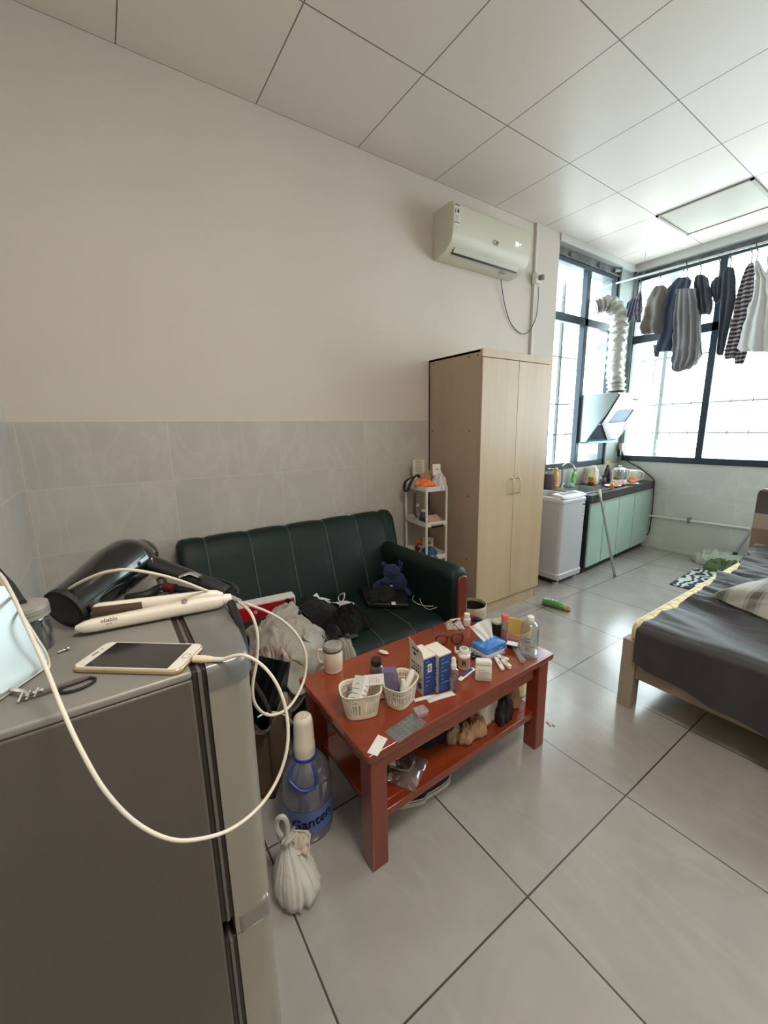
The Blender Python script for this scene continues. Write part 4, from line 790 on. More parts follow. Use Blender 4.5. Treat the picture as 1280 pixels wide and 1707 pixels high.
b = MB(); b.lathe([(.001, .0835), (.013, .0835), (.013, .0842), (.001, .0842)], p, 24); b.build('cap_print', mat('print_greygreen', (140, 150, 146), .5), t)
# white rectangular pill box
A, Bp = at(791, 1130), at(821, 1127)
A, Bp = at(792, 1135), at(819, 1137)
d = (Bp-A); t = thing('pill_box', 'white rounded rectangular pack with small grey print at the table front edge', 'box', A+d*.5)
F = axes(A+d*.5+Vector((0, 0, 0)), d, Vector((0, 0, 1))); L_ = d.length; F2 = F
b = MB(); b.T = F2; b.loft([[(x, y+.014, z) for x, y in rect_r(L_+k, .028+k, .007, 4)] for z, k in ((0, -.004), (.003, 0), (.060, 0), (.064, -.003), (.066, 0), (.079, 0), (.083, -.005))]); b.build('shell', white, t)
b = MB(); b.T = F2; [b.box(-L_*.33, L_*(.1+.2*(i % 3)), -.0004, 0, .046-i*.007, .0478-i*.007) for i in range(6)]; b.build('print', MATS['ink_grey'], t)
# glasses
A, Bp = at(723, 1077), at(775, 1073); d = Bp-A; L_ = min(.145, d.length); X = d.normalized(); F = axes(A+d*.5, X, Vector((0, 0, 1))); Yb = Vector((-X.y, X.x, 0)); Yb = Yb if Yb.x < 0 else -Yb
t = thing('glasses', 'brown tortoiseshell-framed glasses standing on the table', 'glasses', A+d*.5)
tort = mat('tortoiseshell', (44, 20, 18), .2, coat=.5); Z = Vector((0, 0, 1)); o = A+d*.5
for s in (-1, 1):
    c = o+X*s*L_*.25+Z*.026; ring = []
    for i in range(32):
        a = 2*math.pi*i/32; ring.append(c+X*(.026*math.copysign(abs(math.cos(a))**.8, math.cos(a)))+Z*(.0225*math.copysign(abs(math.sin(a))**.8, math.sin(a)))+Yb*.004*abs(math.cos(a)))
    b = MB(); b.tube(ring, .0030, 8, closed=True); b.build('rim', tort, t)
    b = MB(); b.add([q for q in ring], [tuple(range(32))]); b.build('lens', glassy('lens', (246, 240, 238), .04, .02), t)
    b = MB(); e = o+X*s*L_*.46+Z*.040; b.tube([e-X*s*.012, e, e+Yb*.02, e+Yb*.10-X*s*.01, e+Yb*.135-X*s*.015-Z*.022], .0019, 8, smooth=4); b.build('temple', tort, t)
b = MB(); b.tube([o-X*.011+Z*.034, o+Z*.039, o+X*.011+Z*.034], .0030, 8, smooth=4); b.build('bridge', tort, t)
# tissue pack
A, N_, Bp = at(783, 1086), at(811, 1103), at(846, 1087); e1, e2 = A-N_, Bp-N_; ax2 = e2.normalized(); ax1 = Vector((-ax2.y, ax2.x, 0)); ax1 = ax1 if ax1.dot(e1) > 0 else -ax1; l1, l2 = min(.10, e1.length), min(.155, e2.length); hT = .048
t = thing('tissue_pack', 'blue and white soft tissue pack with one tissue pulled up', 'tissue pack', N_+ax1*l1/2+ax2*l2/2)
blu = mat('tissue_blue', (86, 148, 214), .22, c2=(48, 104, 186), vs=30, coat=.3, bump=.4, bs=45); filmw = mat('tissue_film_white', (206, 206, 208), .3, coat=.3, bump=.3, bs=30)
C0 = N_+ax1*l1/2+ax2*l2/2
def soft(k, zz, n=8): return [C0+ax1*y+ax2*x+Vector((0, 0, zz)) for x, y in rect_r(l2*k, l1*k, .012*k, 4)]
b = MB(); b.loft([soft(.97, 0), soft(1, .004), soft(1.0, .022), soft(.99, .025)]); b.build('lower_wrap', filmw, t)
b = MB(); b.loft([soft(.99, .024), soft(.99, hT-.010), soft(.93, hT), soft(.72, hT+.004), soft(.4, hT+.010), soft(.2, hT+.013)]); b.build('upper_wrap', blu, t, ang=50)
b = MB(); F = axes(C0+Vector((0, 0, hT*.62))-ax1*(l1*.5+.0008)+ax2*.018, ax2, -ax1); b.T = F; text_mb(b, 'C', .022, Matrix.Identity(4), shear=.2); b.T = axes(C0+Vector((0, 0, hT*.6))-ax2*(-l2*.5-.0006)*0+ax2*(l2*.5+.0), ax1, ax2); b.build('lettering', mat('white_print', (215, 220, 235), .4), t)
b = MB(); b.T = Matrix.Identity(4); q = C0+ax2*(l2*.40)-ax1*(l1*.5+.0006); b.T = axes(q+Vector((0, 0, .016)), ax2, -ax1); b.ball((0, 0, 0), (.010, .010, .0012), 12); b.build('print_spot', mat('purple_print', (130, 70, 160), .5), t)
tis = mat('tissue_paper', (226, 224, 220), .8)
pk = [atz(782, 1044, T0+.135), atz(818, 1030, T0+.150), atz(829, 1064, T0+.062), atz(800, 1068, T0+.062)]
def tf(u, v): # a folded square of tissue rising from the slot
    base = C0+Vector((0, 0, hT+.006))+ax2*(-.030+.055*u); topp = pk[0]*(1-u)+pk[1]*u
    q = base*(1-v)+topp*v; return q+Vector((0, 0, 0))+(_d*-1)*(.007*math.sin(u*6+1)*v+.0025*math.sin(u*15+v*5))
b = MB(); b.grid(tf, 24, 14, thick=.0006); b.build('tissue', tis, t, ang=80)
# strip tests in front of the tissue
for i, (a, c, lab) in enumerate((((828, 1093), (848, 1100), 'white plastic test stick, rear one of three beside the tissue pack'), ((826, 1097), (838, 1117), 'white plastic test stick, left one of three beside the tissue pack'), ((836, 1102), (851, 1114), 'white plastic test stick, right one of three beside the tissue pack'))):
    A, Bp = at(*a, .004), at(*c, .004); d = Bp-A; F = axes(A+d*.5, d, Vector((0, 0, 1)))
    t = thing('test_stick', lab, 'test stick', A+d*.5, 0, 'white plastic test sticks'); b = MB(); b.T = F; b.prism(rect_r(max(.05, d.length), .017, .008, 4), -.003, .004+.003*i); b.build('shell', white, t, bevel=.001)
    b = MB(); b.T = F; b.box(-.008, .010, -.003, .003, .004+.003*i, .0046+.003*i); b.build('window', MATS['ink_grey'], t)
A, Bp = at(850, 1068, .008), at(872, 1103, .008); d = Bp-A; b = MB(); b.T = axes(A+d*.5, d, Vector((0, 0, 1))); b.prism(rect_r(d.length, .022, .008, 4), -.007, .007); tag(b.build('clear_case', glassy('clear_case', (246, 244, 240), .12, .03, .12), loc=A+d*.5, bevel=.002), 'long clear plastic tube case lying by the big clear bottle', 'case')
# big clear bottle
p = at(881, 1092); t = thing('clear_bottle', 'large clear bottle with a white cap at the table end', 'bottle', p)
bg = glassy('bottle_clear', (240, 243, 242), .07, .03, .03)
b = MB(); b.lathe([(.001, 0), (.034, 0), (.0375, .004), (.0375, .118), (.034, .136), (.024, .149), (.013, .155), (.0115, .165)], p, 36); b.build('body', bg, t)
b = MB(); b.lathe([(.001, .004), (.0355, .004), (.0355, .020), (.001, .020)], p, 32); b.build('water', glassy('water', (232, 236, 236), .12, .02, .05), t)
b = MB(); b.lathe([(.0135, .158), (.0145, .159), (.0145, .174), (.013, .177), (.001, .1775)], p, 28); b.build('cap', white, t)
fd = (CAM-p); a0 = math.atan2(fd.y, fd.x)
b = MB(); r_ = random.Random(4)
for (z0, z1, a1, a2) in ((.088, .096, -.5, .15), (.074, .084, -.5, .1), (.056, .059, -.5, .7), (.040, .054, -.35, -.1), (.036, .05, 0, .12)):
    q = [p+Vector((.0378*math.cos(a0+a), .0378*math.sin(a0+a), 0)) for a in [a1+(a2-a1)*k/6 for k in range(7)]]; b.loft([[x+Vector((0, 0, z0)) for x in q], [x+Vector((0, 0, z1)) for x in q]], closed=False, caps=False)
b.build('print', mat('print_teal', (112, 128, 136), .5), t)
# red-capped bottle, white bottle, black canister, small box
p = at(840, 1068); t = thing('lotion_bottle', 'slim clear bottle with a coral red cap behind the tissue pack', 'bottle', p)
b = MB(); b.lathe([(.001, 0), (.015, 0), (.0155, .002), (.0155, .095), (.012, .100)], p, 24); b.build('body', clearp, t)
b = MB(); b.lathe([(.001, .003), (.0135, .003), (.0135, .062), (.001, .062)], p, 20); b.build('liquid', glassy('peach_liquid', (236, 214, 200), .08, .03, .05), t)
b = MB(); b.lathe([(.0145, .098), (.0155, .099), (.0155, .122), (.013, .126), (.001, .126)], p, 24); b.build('cap', mat('coral_cap', (206, 98, 92), .4), t)
p = at(778, 1042); t = thing('white_bottle', 'small white bottle with a ribbed cap near the back table corner', 'bottle', p)
b = MB(); b.lathe([(.001, 0), (.016, 0), (.017, .002), (.017, .036), (.012, .042)], p, 24); b.build('body', white, t); b = MB(); b.lathe([(.014, .040), (.0145, .041), (.0145, .060), (.013, .062), (.001, .062)], p, 14); b.build('cap', white, t, ang=20)
p = at(828, 1060); t = thing('canister', 'black cylindrical canister with a pale lid behind the tissue', 'canister', p)
b = MB(); b.lathe([(.001, 0), (.024, 0), (.025, .002), (.025, .070), (.001, .070)], p, 28); b.build('body', blkm, t); b = MB(); b.lathe([(.0255, .068), (.0265, .069), (.0265, .075), (.025, .077), (.001, .077)], p, 28); b.build('lid', mat('sage_lid', (168, 166, 148), .35, coat=.3), t)
wb('small_box', 'small dark box with a white top next to the big clear bottle', at(854, 1073, .013), (.024, .018, .011), 0, 0, R(30), 'box', m=mat('plum_dark', (60, 36, 40), .5))
b = MB(); c = at(854, 1073, .0245); b.T = frame(c, R(30)); b.box(-.023, .023, -.017, .017, 0, .0015); tag(b.build('white_card', wbox, loc=c), 'white card lying on the small dark box', 'card')
p = at(757, 1044); t = thing('pill_bag', 'clear zip bag of pills and yellow labels at the back of the table', 'bag', p)
b = MB(); b.T = frame(p, R(60)); b.grid(lambda u, v: ((u-.5)*.085, (v-.5)*.075, .002+.026*(math.sin(math.pi*u)*math.sin(math.pi*v))**.5+.008*noise.noise(Vector((u*5, v*5, 2)))), 18, 18); b.build('film', mat('bag_film', (206, 200, 192), .25, coat=.5, alpha=.75, bump=.8, bs=60), t, ang=80)
b = MB(); b.T = frame(p+Vector((0, 0, .026)), R(40)); b.box(-.022, .016, -.012, .012, 0, .004, 0); b.T = frame(p+Vector((.0, .010, .031)), R(70)); b.box(-.022, .024, -.006, .006, 0, .004, 1); b.T = frame(p+Vector((.008, .0, .030)), R(100)); b.box(-.022, .014, -.004, .004, 0, .005, 2); b.build('labels', [mat('label_yellow', (206, 178, 84), .5), wbox, blkm], t)
b = MB(); p = at(795, 1038); ltube(b, [p+Vector((-.02, -.02, .012)), p+Vector((0, 0, .018)), p+Vector((.025, .015, .012))], [.010, .014, .009], 14, 6); tag(b.build('black_pouch', blkm, loc=p), 'small black pouch between the white bottle and the tissue', 'pouch')
# dark leaflet and small pack under the tissue pack
b = MB(); p = at(790, 1093, .001); b.T = frame(p, R(35)); b.box(-.03, .045, -.03, .035, 0, .006, 0); r_ = random.Random(8)
for i in range(14): x, y = -.025+.06*r_.random(), -.025+.05*r_.random(); b.box(x, x+.008, y, y+.003, .006, .0066, 1)
tag(b.build('dark_leaflet', [black, mat('ink_silver', (186, 186, 186), .4)], loc=p), 'black printed leaflet poking out under the tissue pack', 'leaflet')
t = thing('compact_case', 'small white and green case touching the glasses', 'case', at(768, 1087)); b = MB(); p = at(771, 1087); b.T = frame(p, R(48)); b.box(-.035, .035, -.02, .02, 0, .016); b.build('shell', white, t, bevel=.004); b = MB(); b.T = frame(p, R(48)); b.box(-.028, .03, -.014, .014, .016, .018); b.build('window', mat('dark_green_window', (44, 62, 54), .2, coat=.5), t)
# clear contact case, stickers, tag
p = at(701, 1190); t = thing('clear_box', 'tiny clear plastic box with pink contents at the table front edge', 'box', p); b = MB(); b.T = frame(p, R(80)); b.prism(rect_r(.044, .038, .006, 4), 0, .018); b.build('shell', glassy('clear_case2', (240, 236, 236), .12, .03, .2), t, bevel=.002); b = MB(); b.T = frame(p, R(80)); b.prism(rect_r(.036, .03, .004, 3), .003, .009); b.tube([(.010*math.cos(a), .010*math.sin(a), .012) for a in [i*.5236 for i in range(12)]], .002, 6, closed=True); b.build('contents', mat('pink_plastic', (190, 140, 142), .4), t)
c = [at(u, v) for u, v in ((643, 1218), (662, 1239), (706, 1208), (687, 1193))]; o = (c[0]+c[1]+c[2]+c[3])/4; X = (c[2]-c[1]); F = axes(o, X, Vector((0, 0, 1))); Lx, Ly = X.length, (c[0]-c[1]).length
t = thing('sticker_sheet', 'clear sheet of teal snowflake-like stickers on the table edge', 'stickers', o); b = MB(); b.T = F; b.box(-Lx/2, Lx/2+.012, -Ly/2, Ly/2, 0, .0006); b.build('sheet', glassy('clear_film', (214, 200, 196), .06, .1, .12), t)
b = MB(); b.T = F; r_ = random.Random(1)
for i in range(6):
    for j in range(4):
        x, y = -Lx/2+.008+i*(Lx-.012)/5.4, -Ly/2+.008+j*(Ly-.012)/3.2
        for k in range(3): a = k*1.047+r_.random(); b.box(0, 0, 0, 0, 0, 0) if 0 else b.add([(x+math.cos(a)*.006*s-math.sin(a)*.0012*q, y+math.sin(a)*.006*s+math.cos(a)*.0012*q, .0008+k*.0002) for s, q in ((-1, -1), (1, -1), (1, 1), (-1, 1))], [(0, 1, 2, 3)])
b.build('stickers', mat('teal_foil', (104, 146, 146), .25, .5), t)
b = MB(); p = at(628, 1243); c = [at(u, v) for u, v in ((612, 1255), (629, 1261), (646, 1232), (630, 1225))]; 
b.add([q for q in c]+[q+Vector((0, 0, .0012)) for q in c], [(3, 2, 1, 0), (4, 5, 6, 7), (0, 1, 5, 4), (1, 2, 6, 5), (2, 3, 7, 6), (3, 0, 4, 7)], 0); b.cyl(at(636, 1231, .0012), at(636, 1231, .0016), .0018, n=10, mi=1); tag(b.build('paper_tag', [wbox, blkm], loc=p), 'blank white swing tag on the near table corner', 'tag')
# ================================================================ ON THE SOFA
def crumple(b, c, rx, ry, h, rot, seed, base=lambda x, y: 0, fold=3.0, nr=26, na=96, lobes=.24, mi=None, gain=.66, dirn=None, up=.004):
    """a heap of cloth: lobed outline, ridged folds, follows what it lies on"""
    ca, sa = math.cos(rot), math.sin(rot); rows = []
    for i in range(nr+1):
        r = i/nr; row = []
        for j in range(na):
            a = 2*math.pi*j/na; L_ = 1+lobes*noise.noise(Vector((math.cos(a)*1.6, math.sin(a)*1.6, seed)))*2+lobes*.5*noise.noise(Vector((math.cos(a)*4, math.sin(a)*4, seed+9)))
            x, y = rx*r*L_*math.cos(a), ry*r*L_*math.sin(a)
            X, Y = c[0]+x*ca-y*sa, c[1]+x*sa+y*ca
            nx, ny = (x*2.6, y*2.6)
            wv = noise.noise(Vector((nx*fold*1.3+seed, ny*fold*1.3, seed)))*1.2
            if dirn is None: f = .5*rs(nx*fold*2+wv, ny*fold*2+wv, seed)+.3*rs(nx*fold*4.5+wv, ny*fold*4.5, seed+3)+.2*rs(nx*fold*9, ny*fold*9+wv, seed+5)
            else: q = nx*math.cos(dirn)+ny*math.sin(dirn); s_ = -nx*math.sin(dirn)+ny*math.cos(dirn); f = .6*ridge(q*fold*4+wv*.8, s_*fold*.8, seed)+.4*ridge(q*fold*9+wv, s_*fold*1.5, seed+3)
            prof = max(0, 1-r**2.6)**.55
            z = base(X, Y)+up+h*prof*((1-gain)+gain*f*1.2)+(.014*f if r > .2 else 0)
            row.append((X, Y, z))
        rows.append(row)
    edge = [(x+(c[0]-x)*.03, y+(c[1]-y)*.03, base(x, y)+.0008) for x, y, z in rows[-1]]
    cen = rows[0][0]; rows = rows[1:]+[edge]
    vs = [cen]+[p for r in rows for p in r]; fs = [(0, 1+j, 1+(j+1) % na) for j in range(na)]
    for i in range(len(rows)-1):
        for j in range(na): fs.append((1+i*na+j, 1+(i+1)*na+j, 1+(i+1)*na+(j+1) % na, 1+i*na+(j+1) % na))
    n0 = 1+(len(rows)-1)*na; fs.append(tuple(n0+j for j in range(na-1, -1, -1)))
    return b.add(vs, fs, mi)
def rs(x, y, z=0): return 1-min(1, (2.3*noise.noise(Vector((x, y, z))))**2)
def colliders(spec):
    out = []
    for kind, a in spec:
        b = MB()
        if kind == 'box': b.box(*a)
        elif kind == 'ball': b.ball(a[:3], a[3:6], 20)
        else: b.loft([[(x, y, z) for x, z in a[2]] for y in (a[0], a[1])])
        o = b.build('drape_former', black); o.modifiers.clear(); o.modifiers.new('c', 'COLLISION'); o.collision.thickness_outer = .006; o.collision.cloth_friction = 25; out.append(o)
    return out
def drape(name, label, cat, c, w_, h_, rot, z0, m, seed, cols, frames=34, amp=.03, wave=3.5, squeeze=.75, nu=46, nv=40, shape=None, tilt=0, thick=.0022, stiff=8):
    """a cloth dropped in loose folds on what lies below and left as it settles"""
    F = Matrix.Translation(Vector((c[0], c[1], z0))) @ Matrix.Rotation(rot, 4, 'Z') @ Matrix.Rotation(tilt, 4, 'X'); b = MB(); b.T = F
    def fn(u, v):
        x, y = (u-.5)*w_, (v-.5)*h_; q = x*math.cos(seed)+y*math.sin(seed)
        if shape: k0, k1 = shape(u, v); x *= k0; y *= k1
        z = amp*(math.sin(q*6.28*wave/max(w_, h_)+3*noise.noise(Vector((x*4, y*4, seed))))+.9*noise.noise(Vector((x*9, y*9, seed+2)))+.5*noise.noise(Vector((x*20, y*20, seed+4))))
        return (x*squeeze+.03*noise.noise(Vector((x*8, y*8, seed+7))), y*squeeze+.03*noise.noise(Vector((x*8, y*8, seed+11))), z)
    b.grid(fn, nu, nv); o = b.build('drape_work', m)
    md = o.modifiers.new('cloth', 'CLOTH'); st = md.settings; st.quality = 6; st.mass = .25; st.tension_stiffness = 18; st.compression_stiffness = 18; st.shear_stiffness = 6; st.bending_stiffness = stiff*.05; st.air_damping = 1
    md.collision_settings.distance_min = .004; md.collision_settings.use_self_collision = False; md.point_cache.frame_start = 1; md.point_cache.frame_end = frames+1
    for f in range(1, frames+1): SC.frame_set(f)
    dg = bpy.context.evaluated_depsgraph_get(); me = bpy.data.meshes.new_from_object(o.evaluated_get(dg))
    wm_ = o.matrix_world.copy(); bpy.data.objects.remove(o); vs = [wm_ @ v.co for v in me.vertices]; fs = [tuple(p.vertices) for p in me.polygons]; bpy.data.meshes.remove(me); SC.frame_set(1)
    b = MB(); b.add(vs, fs); cen = sum(vs, Vector())/len(vs); zm = min(v.z for v in vs); o = b.build(name, m, loc=(cen.x, cen.y, zm), ang=180)
    sd = o.modifiers.new('thickness', 'SOLIDIFY'); sd.thickness = thick; sd.offset = 1; ss_ = o.modifiers.new('smooth', 'SUBSURF'); ss_.levels = 1; ss_.render_levels = 1
    return tag(o, label, cat)
def cloth(name, c, **k): return mat(name, c, .85, bump=.25, bs=k.pop('bs', 180), sheen=.03, **k)
def seat_h(x, y):
    z = .373+max(0, (.34-x))*1.2
    if x > .925: z = .373-(x-.925)*2.2
    return max(z, .05)
blackc = cloth('black_fabric', (11, 11, 13)); greyc = mat('grey_satin', (150, 142, 130), .45, bump=.15, bs=120, sheen=.2); furc = mat('black_fur', (5, 5, 6), 1, bump=1, bs=320)
whitec = cloth('white_fabric', (208, 204, 204)); kn = cloth('brown_black_knit', (24, 19, 18))
t = thing('flat_box', 'long red and white flat box leaning on the sofa back', 'box', (.40, 1.0, .42))
A, Bp = atx(372, 1016, .40), atx(493, 1009, .44); A.z = Bp.z = .43; d = Bp-A; S = Vector((-d.y, d.x, 0)).normalized(); S = S if S.x < 0 else -S
hB = .075; b = MB(); Z = Vector((0, 0, 1))
b.loft([[q+Z*z for q in (A, Bp, Bp+S*.07, A+S*.07)] for z in (-.055, hB)], 0); b.build('carton', wbox, t, bevel=.002)
b = MB(); n_ = -S*.0015; b.loft([[q+Z*z for q in (A+d*.005+n_, Bp-d*.02+n_, Bp-d*.02, A+d*.005)] for z in (-.05, hB-.012)]); b.build('red_side', mat('lacquer_red', (176, 26, 36), .4), t)
b = MB(); c = A+d*.42+Z*.028-S*.002; b.T = axes(c, d, -S); b.lathe([(.0, 0), (.009, 0), (.009, .001), (.0, .001)], n=20, mi=0); b.lathe([(.006, .001), (.005, .0015), (.0001, .0015)], n=16, mi=1); b.build('round_hole', [wbox, MATS['ink_grey']], t)
def heap(name, label, cat, c, rx, ry, h, rot, seed, m, **k):
    b = MB(); bs0 = k.pop('base', seat_h); crumple(b, c, rx, ry, h, rot, seed, base=bs0, **k); o = b.build(name, m, loc=(c[0], c[1], bs0(*c)), ang=180); return tag(o, label, cat)
seatprox = [('box', (.15, .935, .55, 1.822, .1, .372)), ('prof', (.55, 1.9, [(.0, .1), (.0, .8), (.10, .82), (.20, .70), (.30, .44), (.36, .36), (.36, .1)])), ('ball', (.62, .92, .37, .16, .20, .11)), ('ball', (.55, 1.20, .37, .11, .13, .11)), ('ball', (.44, 1.25, .37, .06, .12, .14)), ('ball', (.76, 1.0, .37, .11, .12, .08))]
cl_ = colliders(seatprox)
drape('black_jacket', 'black garment heaped across the sofa seat below the red box', 'garment', (.64, .98), .62, .75, .2, .54, blackc, 1.1, cl_, amp=.045, frames=26)
cl_ += colliders([('ball', (.77, .93, .37, .16, .17, .155)), ('ball', (.60, .95, .37, .15, .18, .15))])
drape('brown_garment', 'dark brown garment in front of the right end of the red box', 'garment', (.50, 1.08), .34, .42, .5, .57, kn, 2.3, cl_, amp=.05, frames=26)
drape('dark_trousers', 'dark grey garment with folds between the fur and the grey shirt', 'garment', (.76, 1.20), .30, .42, .9, .52, cloth('charcoal', (52, 50, 54)), .6, cl_, amp=.035)
drape('grey_shirt', 'crumpled shiny grey shirt falling over the sofa edge behind the mug', 'shirt', (.78, .93), .64, .50, .5, .58, greyc, 1.9, cl_, amp=.05, squeeze=.72, frames=26, shape=lambda u, v: (1, 1-.35*u))
drape('white_patterned_cloth', 'white patterned cloth at the back of the clothes heap beside the red box', 'garment', (.42, 1.24), .18, .28, .4, .58, cloth('white_print', (200, 194, 190), c2=(150, 128, 122), vs=18), 2.0, cl_, amp=.04, nu=26, nv=30, frames=20)
drape('white_cloth', 'white cloth peak at the right of the clothes heap by the sofa back', 'garment', (.47, 1.36), .10, .20, 1.0, .56, whitec, .8, cl_, amp=.05, nu=20, nv=26, frames=18)
for o_ in cl_: bpy.data.objects.remove(o_)
heap('black_fur_collar', 'fluffy black garment at the right end of the clothes heap', 'garment', (.70, 1.30), .12, .12, .085, .2, 8, furc, fold=2)
heap('grey_sleeve', 'grey sleeve trailing down beside the cream mug', 'garment', (.92, 1.16), .07, .06, .05, .4, 47, greyc, base=seat_h, fold=2.2, dirn=1.4)
plaid = bpy.data.materials.new('plaid_fabric'); plaid.use_nodes = True; nt = plaid.node_tree; bb = nt.nodes['Principled BSDF']; bb.inputs['Roughness'].default_value = .9; L = nt.links.new
def plaid_nodes(nt, bb, sc, c0, c1, c2, ax=('X', 'Y'), rot=0):
    L = nt.links.new; tc = nt.nodes.new('ShaderNodeTexCoord'); mp = nt.nodes.new('ShaderNodeMapping'); mp.inputs['Rotation'].default_value = (0, 0, rot); L(tc.outputs['Object'], mp.inputs[0]); ws = []
    for k, a in enumerate(ax):
        wv = nt.nodes.new('ShaderNodeTexWave'); wv.bands_direction = a; wv.inputs['Scale'].default_value = sc; L(mp.outputs[0], wv.inputs[0]); r = nt.nodes.new('ShaderNodeValToRGB')
        e = r.color_ramp.elements; e[0].position = .10; e[0].color = (0, 0, 0, 1); e[1].position = .50; e[1].color = (1, 1, 1, 1); x = e.new(.22); x.color = (.7, .7, .7, 1); x = e.new(.36); x.color = (.35, .35, .35, 1); L(wv.outputs[0], r.inputs[0]); ws.append(r.outputs[0])
    m1 = nt.nodes.new('ShaderNodeMix'); m1.data_type = 'RGBA'; L(ws[0], m1.inputs[0]); m1.inputs[6].default_value = (*lin(c1), 1); m1.inputs[7].default_value = (*lin(c0), 1)
    m2 = nt.nodes.new('ShaderNodeMix'); m2.data_type = 'RGBA'; m2.inputs[0].default_value = .5; m3 = nt.nodes.new('ShaderNodeMix'); m3.data_type = 'RGBA'; L(ws[1], m3.inputs[0]); m3.inputs[6].default_value = (*lin(c2), 1); m3.inputs[7].default_value = (*lin(c0), 1)
    L(m1.outputs[2], m2.inputs[6]); L(m3.outputs[2], m2.inputs[7]); L(m2.outputs[2], bb.inputs['Base Color'])
plaid_nodes(nt, bb, 9, (178, 158, 140), (48, 40, 42), (70, 50, 50))
heap('plaid_garment', 'beige and dark plaid garment at the left end of the clothes heap', 'garment', (.90, .82), .10, .09, .10, .3, 52, plaid, base=seat_h, fold=3.5)
b = MB(); b.grid(lambda u, v: atx(428+55*u-10*v, 1092+12*u+95*v*(1-.35*abs(u-.45)), 1.0+.03*math.sin(u*9+v*3)), 16, 16, thick=.003); tag(b.build('black_plastic_bag', mat('black_shiny_bag', (24, 26, 28), .3, bump=.7, bs=25), loc=(1.0, .80, .3), ang=80), 'shiny black bag hanging down in front of the sofa beside the fridge', 'bag')
# dark bag with metal trim, bear, charger
t = thing('dark_handbag', 'flat dark navy bag with small shiny trim on the sofa seat', 'bag', (.56, 1.60, .37))
A = [atz(600, 982, .385), atz(612, 1010, .385), atz(682, 1012, .385), atz(676, 985, .385)]
b = MB(); b.loft([[Vector((q.x, q.y, z)) for q in A] for z in (.374, .402)]); b.build('body', mat('navy_black', (14, 16, 26), .5), t, bevel=.008, seg=3)
b = MB(); r_ = random.Random(3); [b.ball(atz(u, v, .405), (.007, .004, .003), 8) for u, v in ((630, 998), (634, 993), (650, 998))]; b.build('studs', chrome, t)
b = MB(); c = atz(656, 1006, .403); b.T = frame(c, R(60)); b.box(-.012, .012, -.018, .018, 0, .003); b.build('white_label', wbox, t)
heap('dark_scarf', 'black glittery cloth lying on the dark bag in front of the bear', 'garment', (.55, 1.63), .07, .09, .05, .4, 61, blackc, fold=5, base=lambda x, y: .395)
bear = mat('navy_plush', (24, 44, 84), 1, bump=1, bs=210, var=.3, vs=22, sheen=.1)
c = atz(662, 968, .44); t = thing('teddy_bear', 'dark blue plush teddy bear slumped against the sofa arm corner', 'teddy bear', (c.x, c.y, .37))
b = MB()
def fz(b, c, r, s): # fuzzy ball
    k = len(b.v); b.ball((0, 0, 0), r, 22)
    for i in range(k, len(b.v)): v = b.v[i]; b.v[i] = v*(1+.10*noise.noise(v*55+Vector((s, 0, 0))))+Vector(c)
BC = atz(664, 970, .435)
def bo(u, v, k=0): return BC+CR*((u-664)*.00335)+CU*((970-v)*.00335)-_d*k
for u, v, r, k in ((664, 970, (.066, .062, .062), 0), (651, 951, (.056, .054, .054), .02), (641, 966, (.030, .034, .026), .045), (632, 974, (.034, .040, .030), .0), (622, 980, (.026, .030, .026), .0), (684, 968, (.046, .040, .036), .01), (699, 976, (.036, .032, .032), .0), (680, 988, (.044, .034, .030), .03), (694, 992, (.030, .026, .026), .02), (669, 934, (.026, .018, .030), .0), (636, 938, (.022, .016, .024), .0), (672, 942, (.030, .026, .026), .0)): fz(b, bo(u, v, k), r, u)
o = b.build('body', bear, t, ang=180); md = o.modifiers.new('weld', 'REMESH'); md.mode = 'VOXEL'; md.voxel_size = .004; md.use_smooth_shade = True
b = MB(); e = bo(671, 934, .02); v = (CAM-e).normalized(); b.ball(e+v*.004+CR*.004, (.008, .006, .016), 10); b.build('ear_lining', mat('pale_plush', (170, 176, 196), .9), t)
b = MB(); e = bo(650, 975, .05); b.ball(e, (.014, .010, .006), 10); b.build('snout_patch', mat('peach_plush', (190, 160, 140), .9), t)
t = thing('wall_charger', 'white charger block with its white cable coiled on the sofa seat', 'charger', atz(708, 992, .376))
b = MB(); p = atz(708, 989, .377); b.T = frame(p, R(40)); b.box(-.018, .018, -.014, .014, 0, .022); b.build('block', white, t, bevel=.003)
q = [(704, 992), (692, 990), (688, 1000), (700, 1008), (722, 1010), (732, 1000), (722, 988), (708, 985), (700, 998), (706, 1010), (716, 1016), (733, 1010)]
b = MB(); b.tube([atz(u, v, .380+.002*(i % 3)) for i, (u, v) in enumerate(q)], .0017, 6, smooth=6); b.build('cord', cablew, t); b = MB(); p = atz(734, 1009, .381); b.cyl(p, p+Vector((.02, .01, 0)), .0035); b.build('plug', white, t)
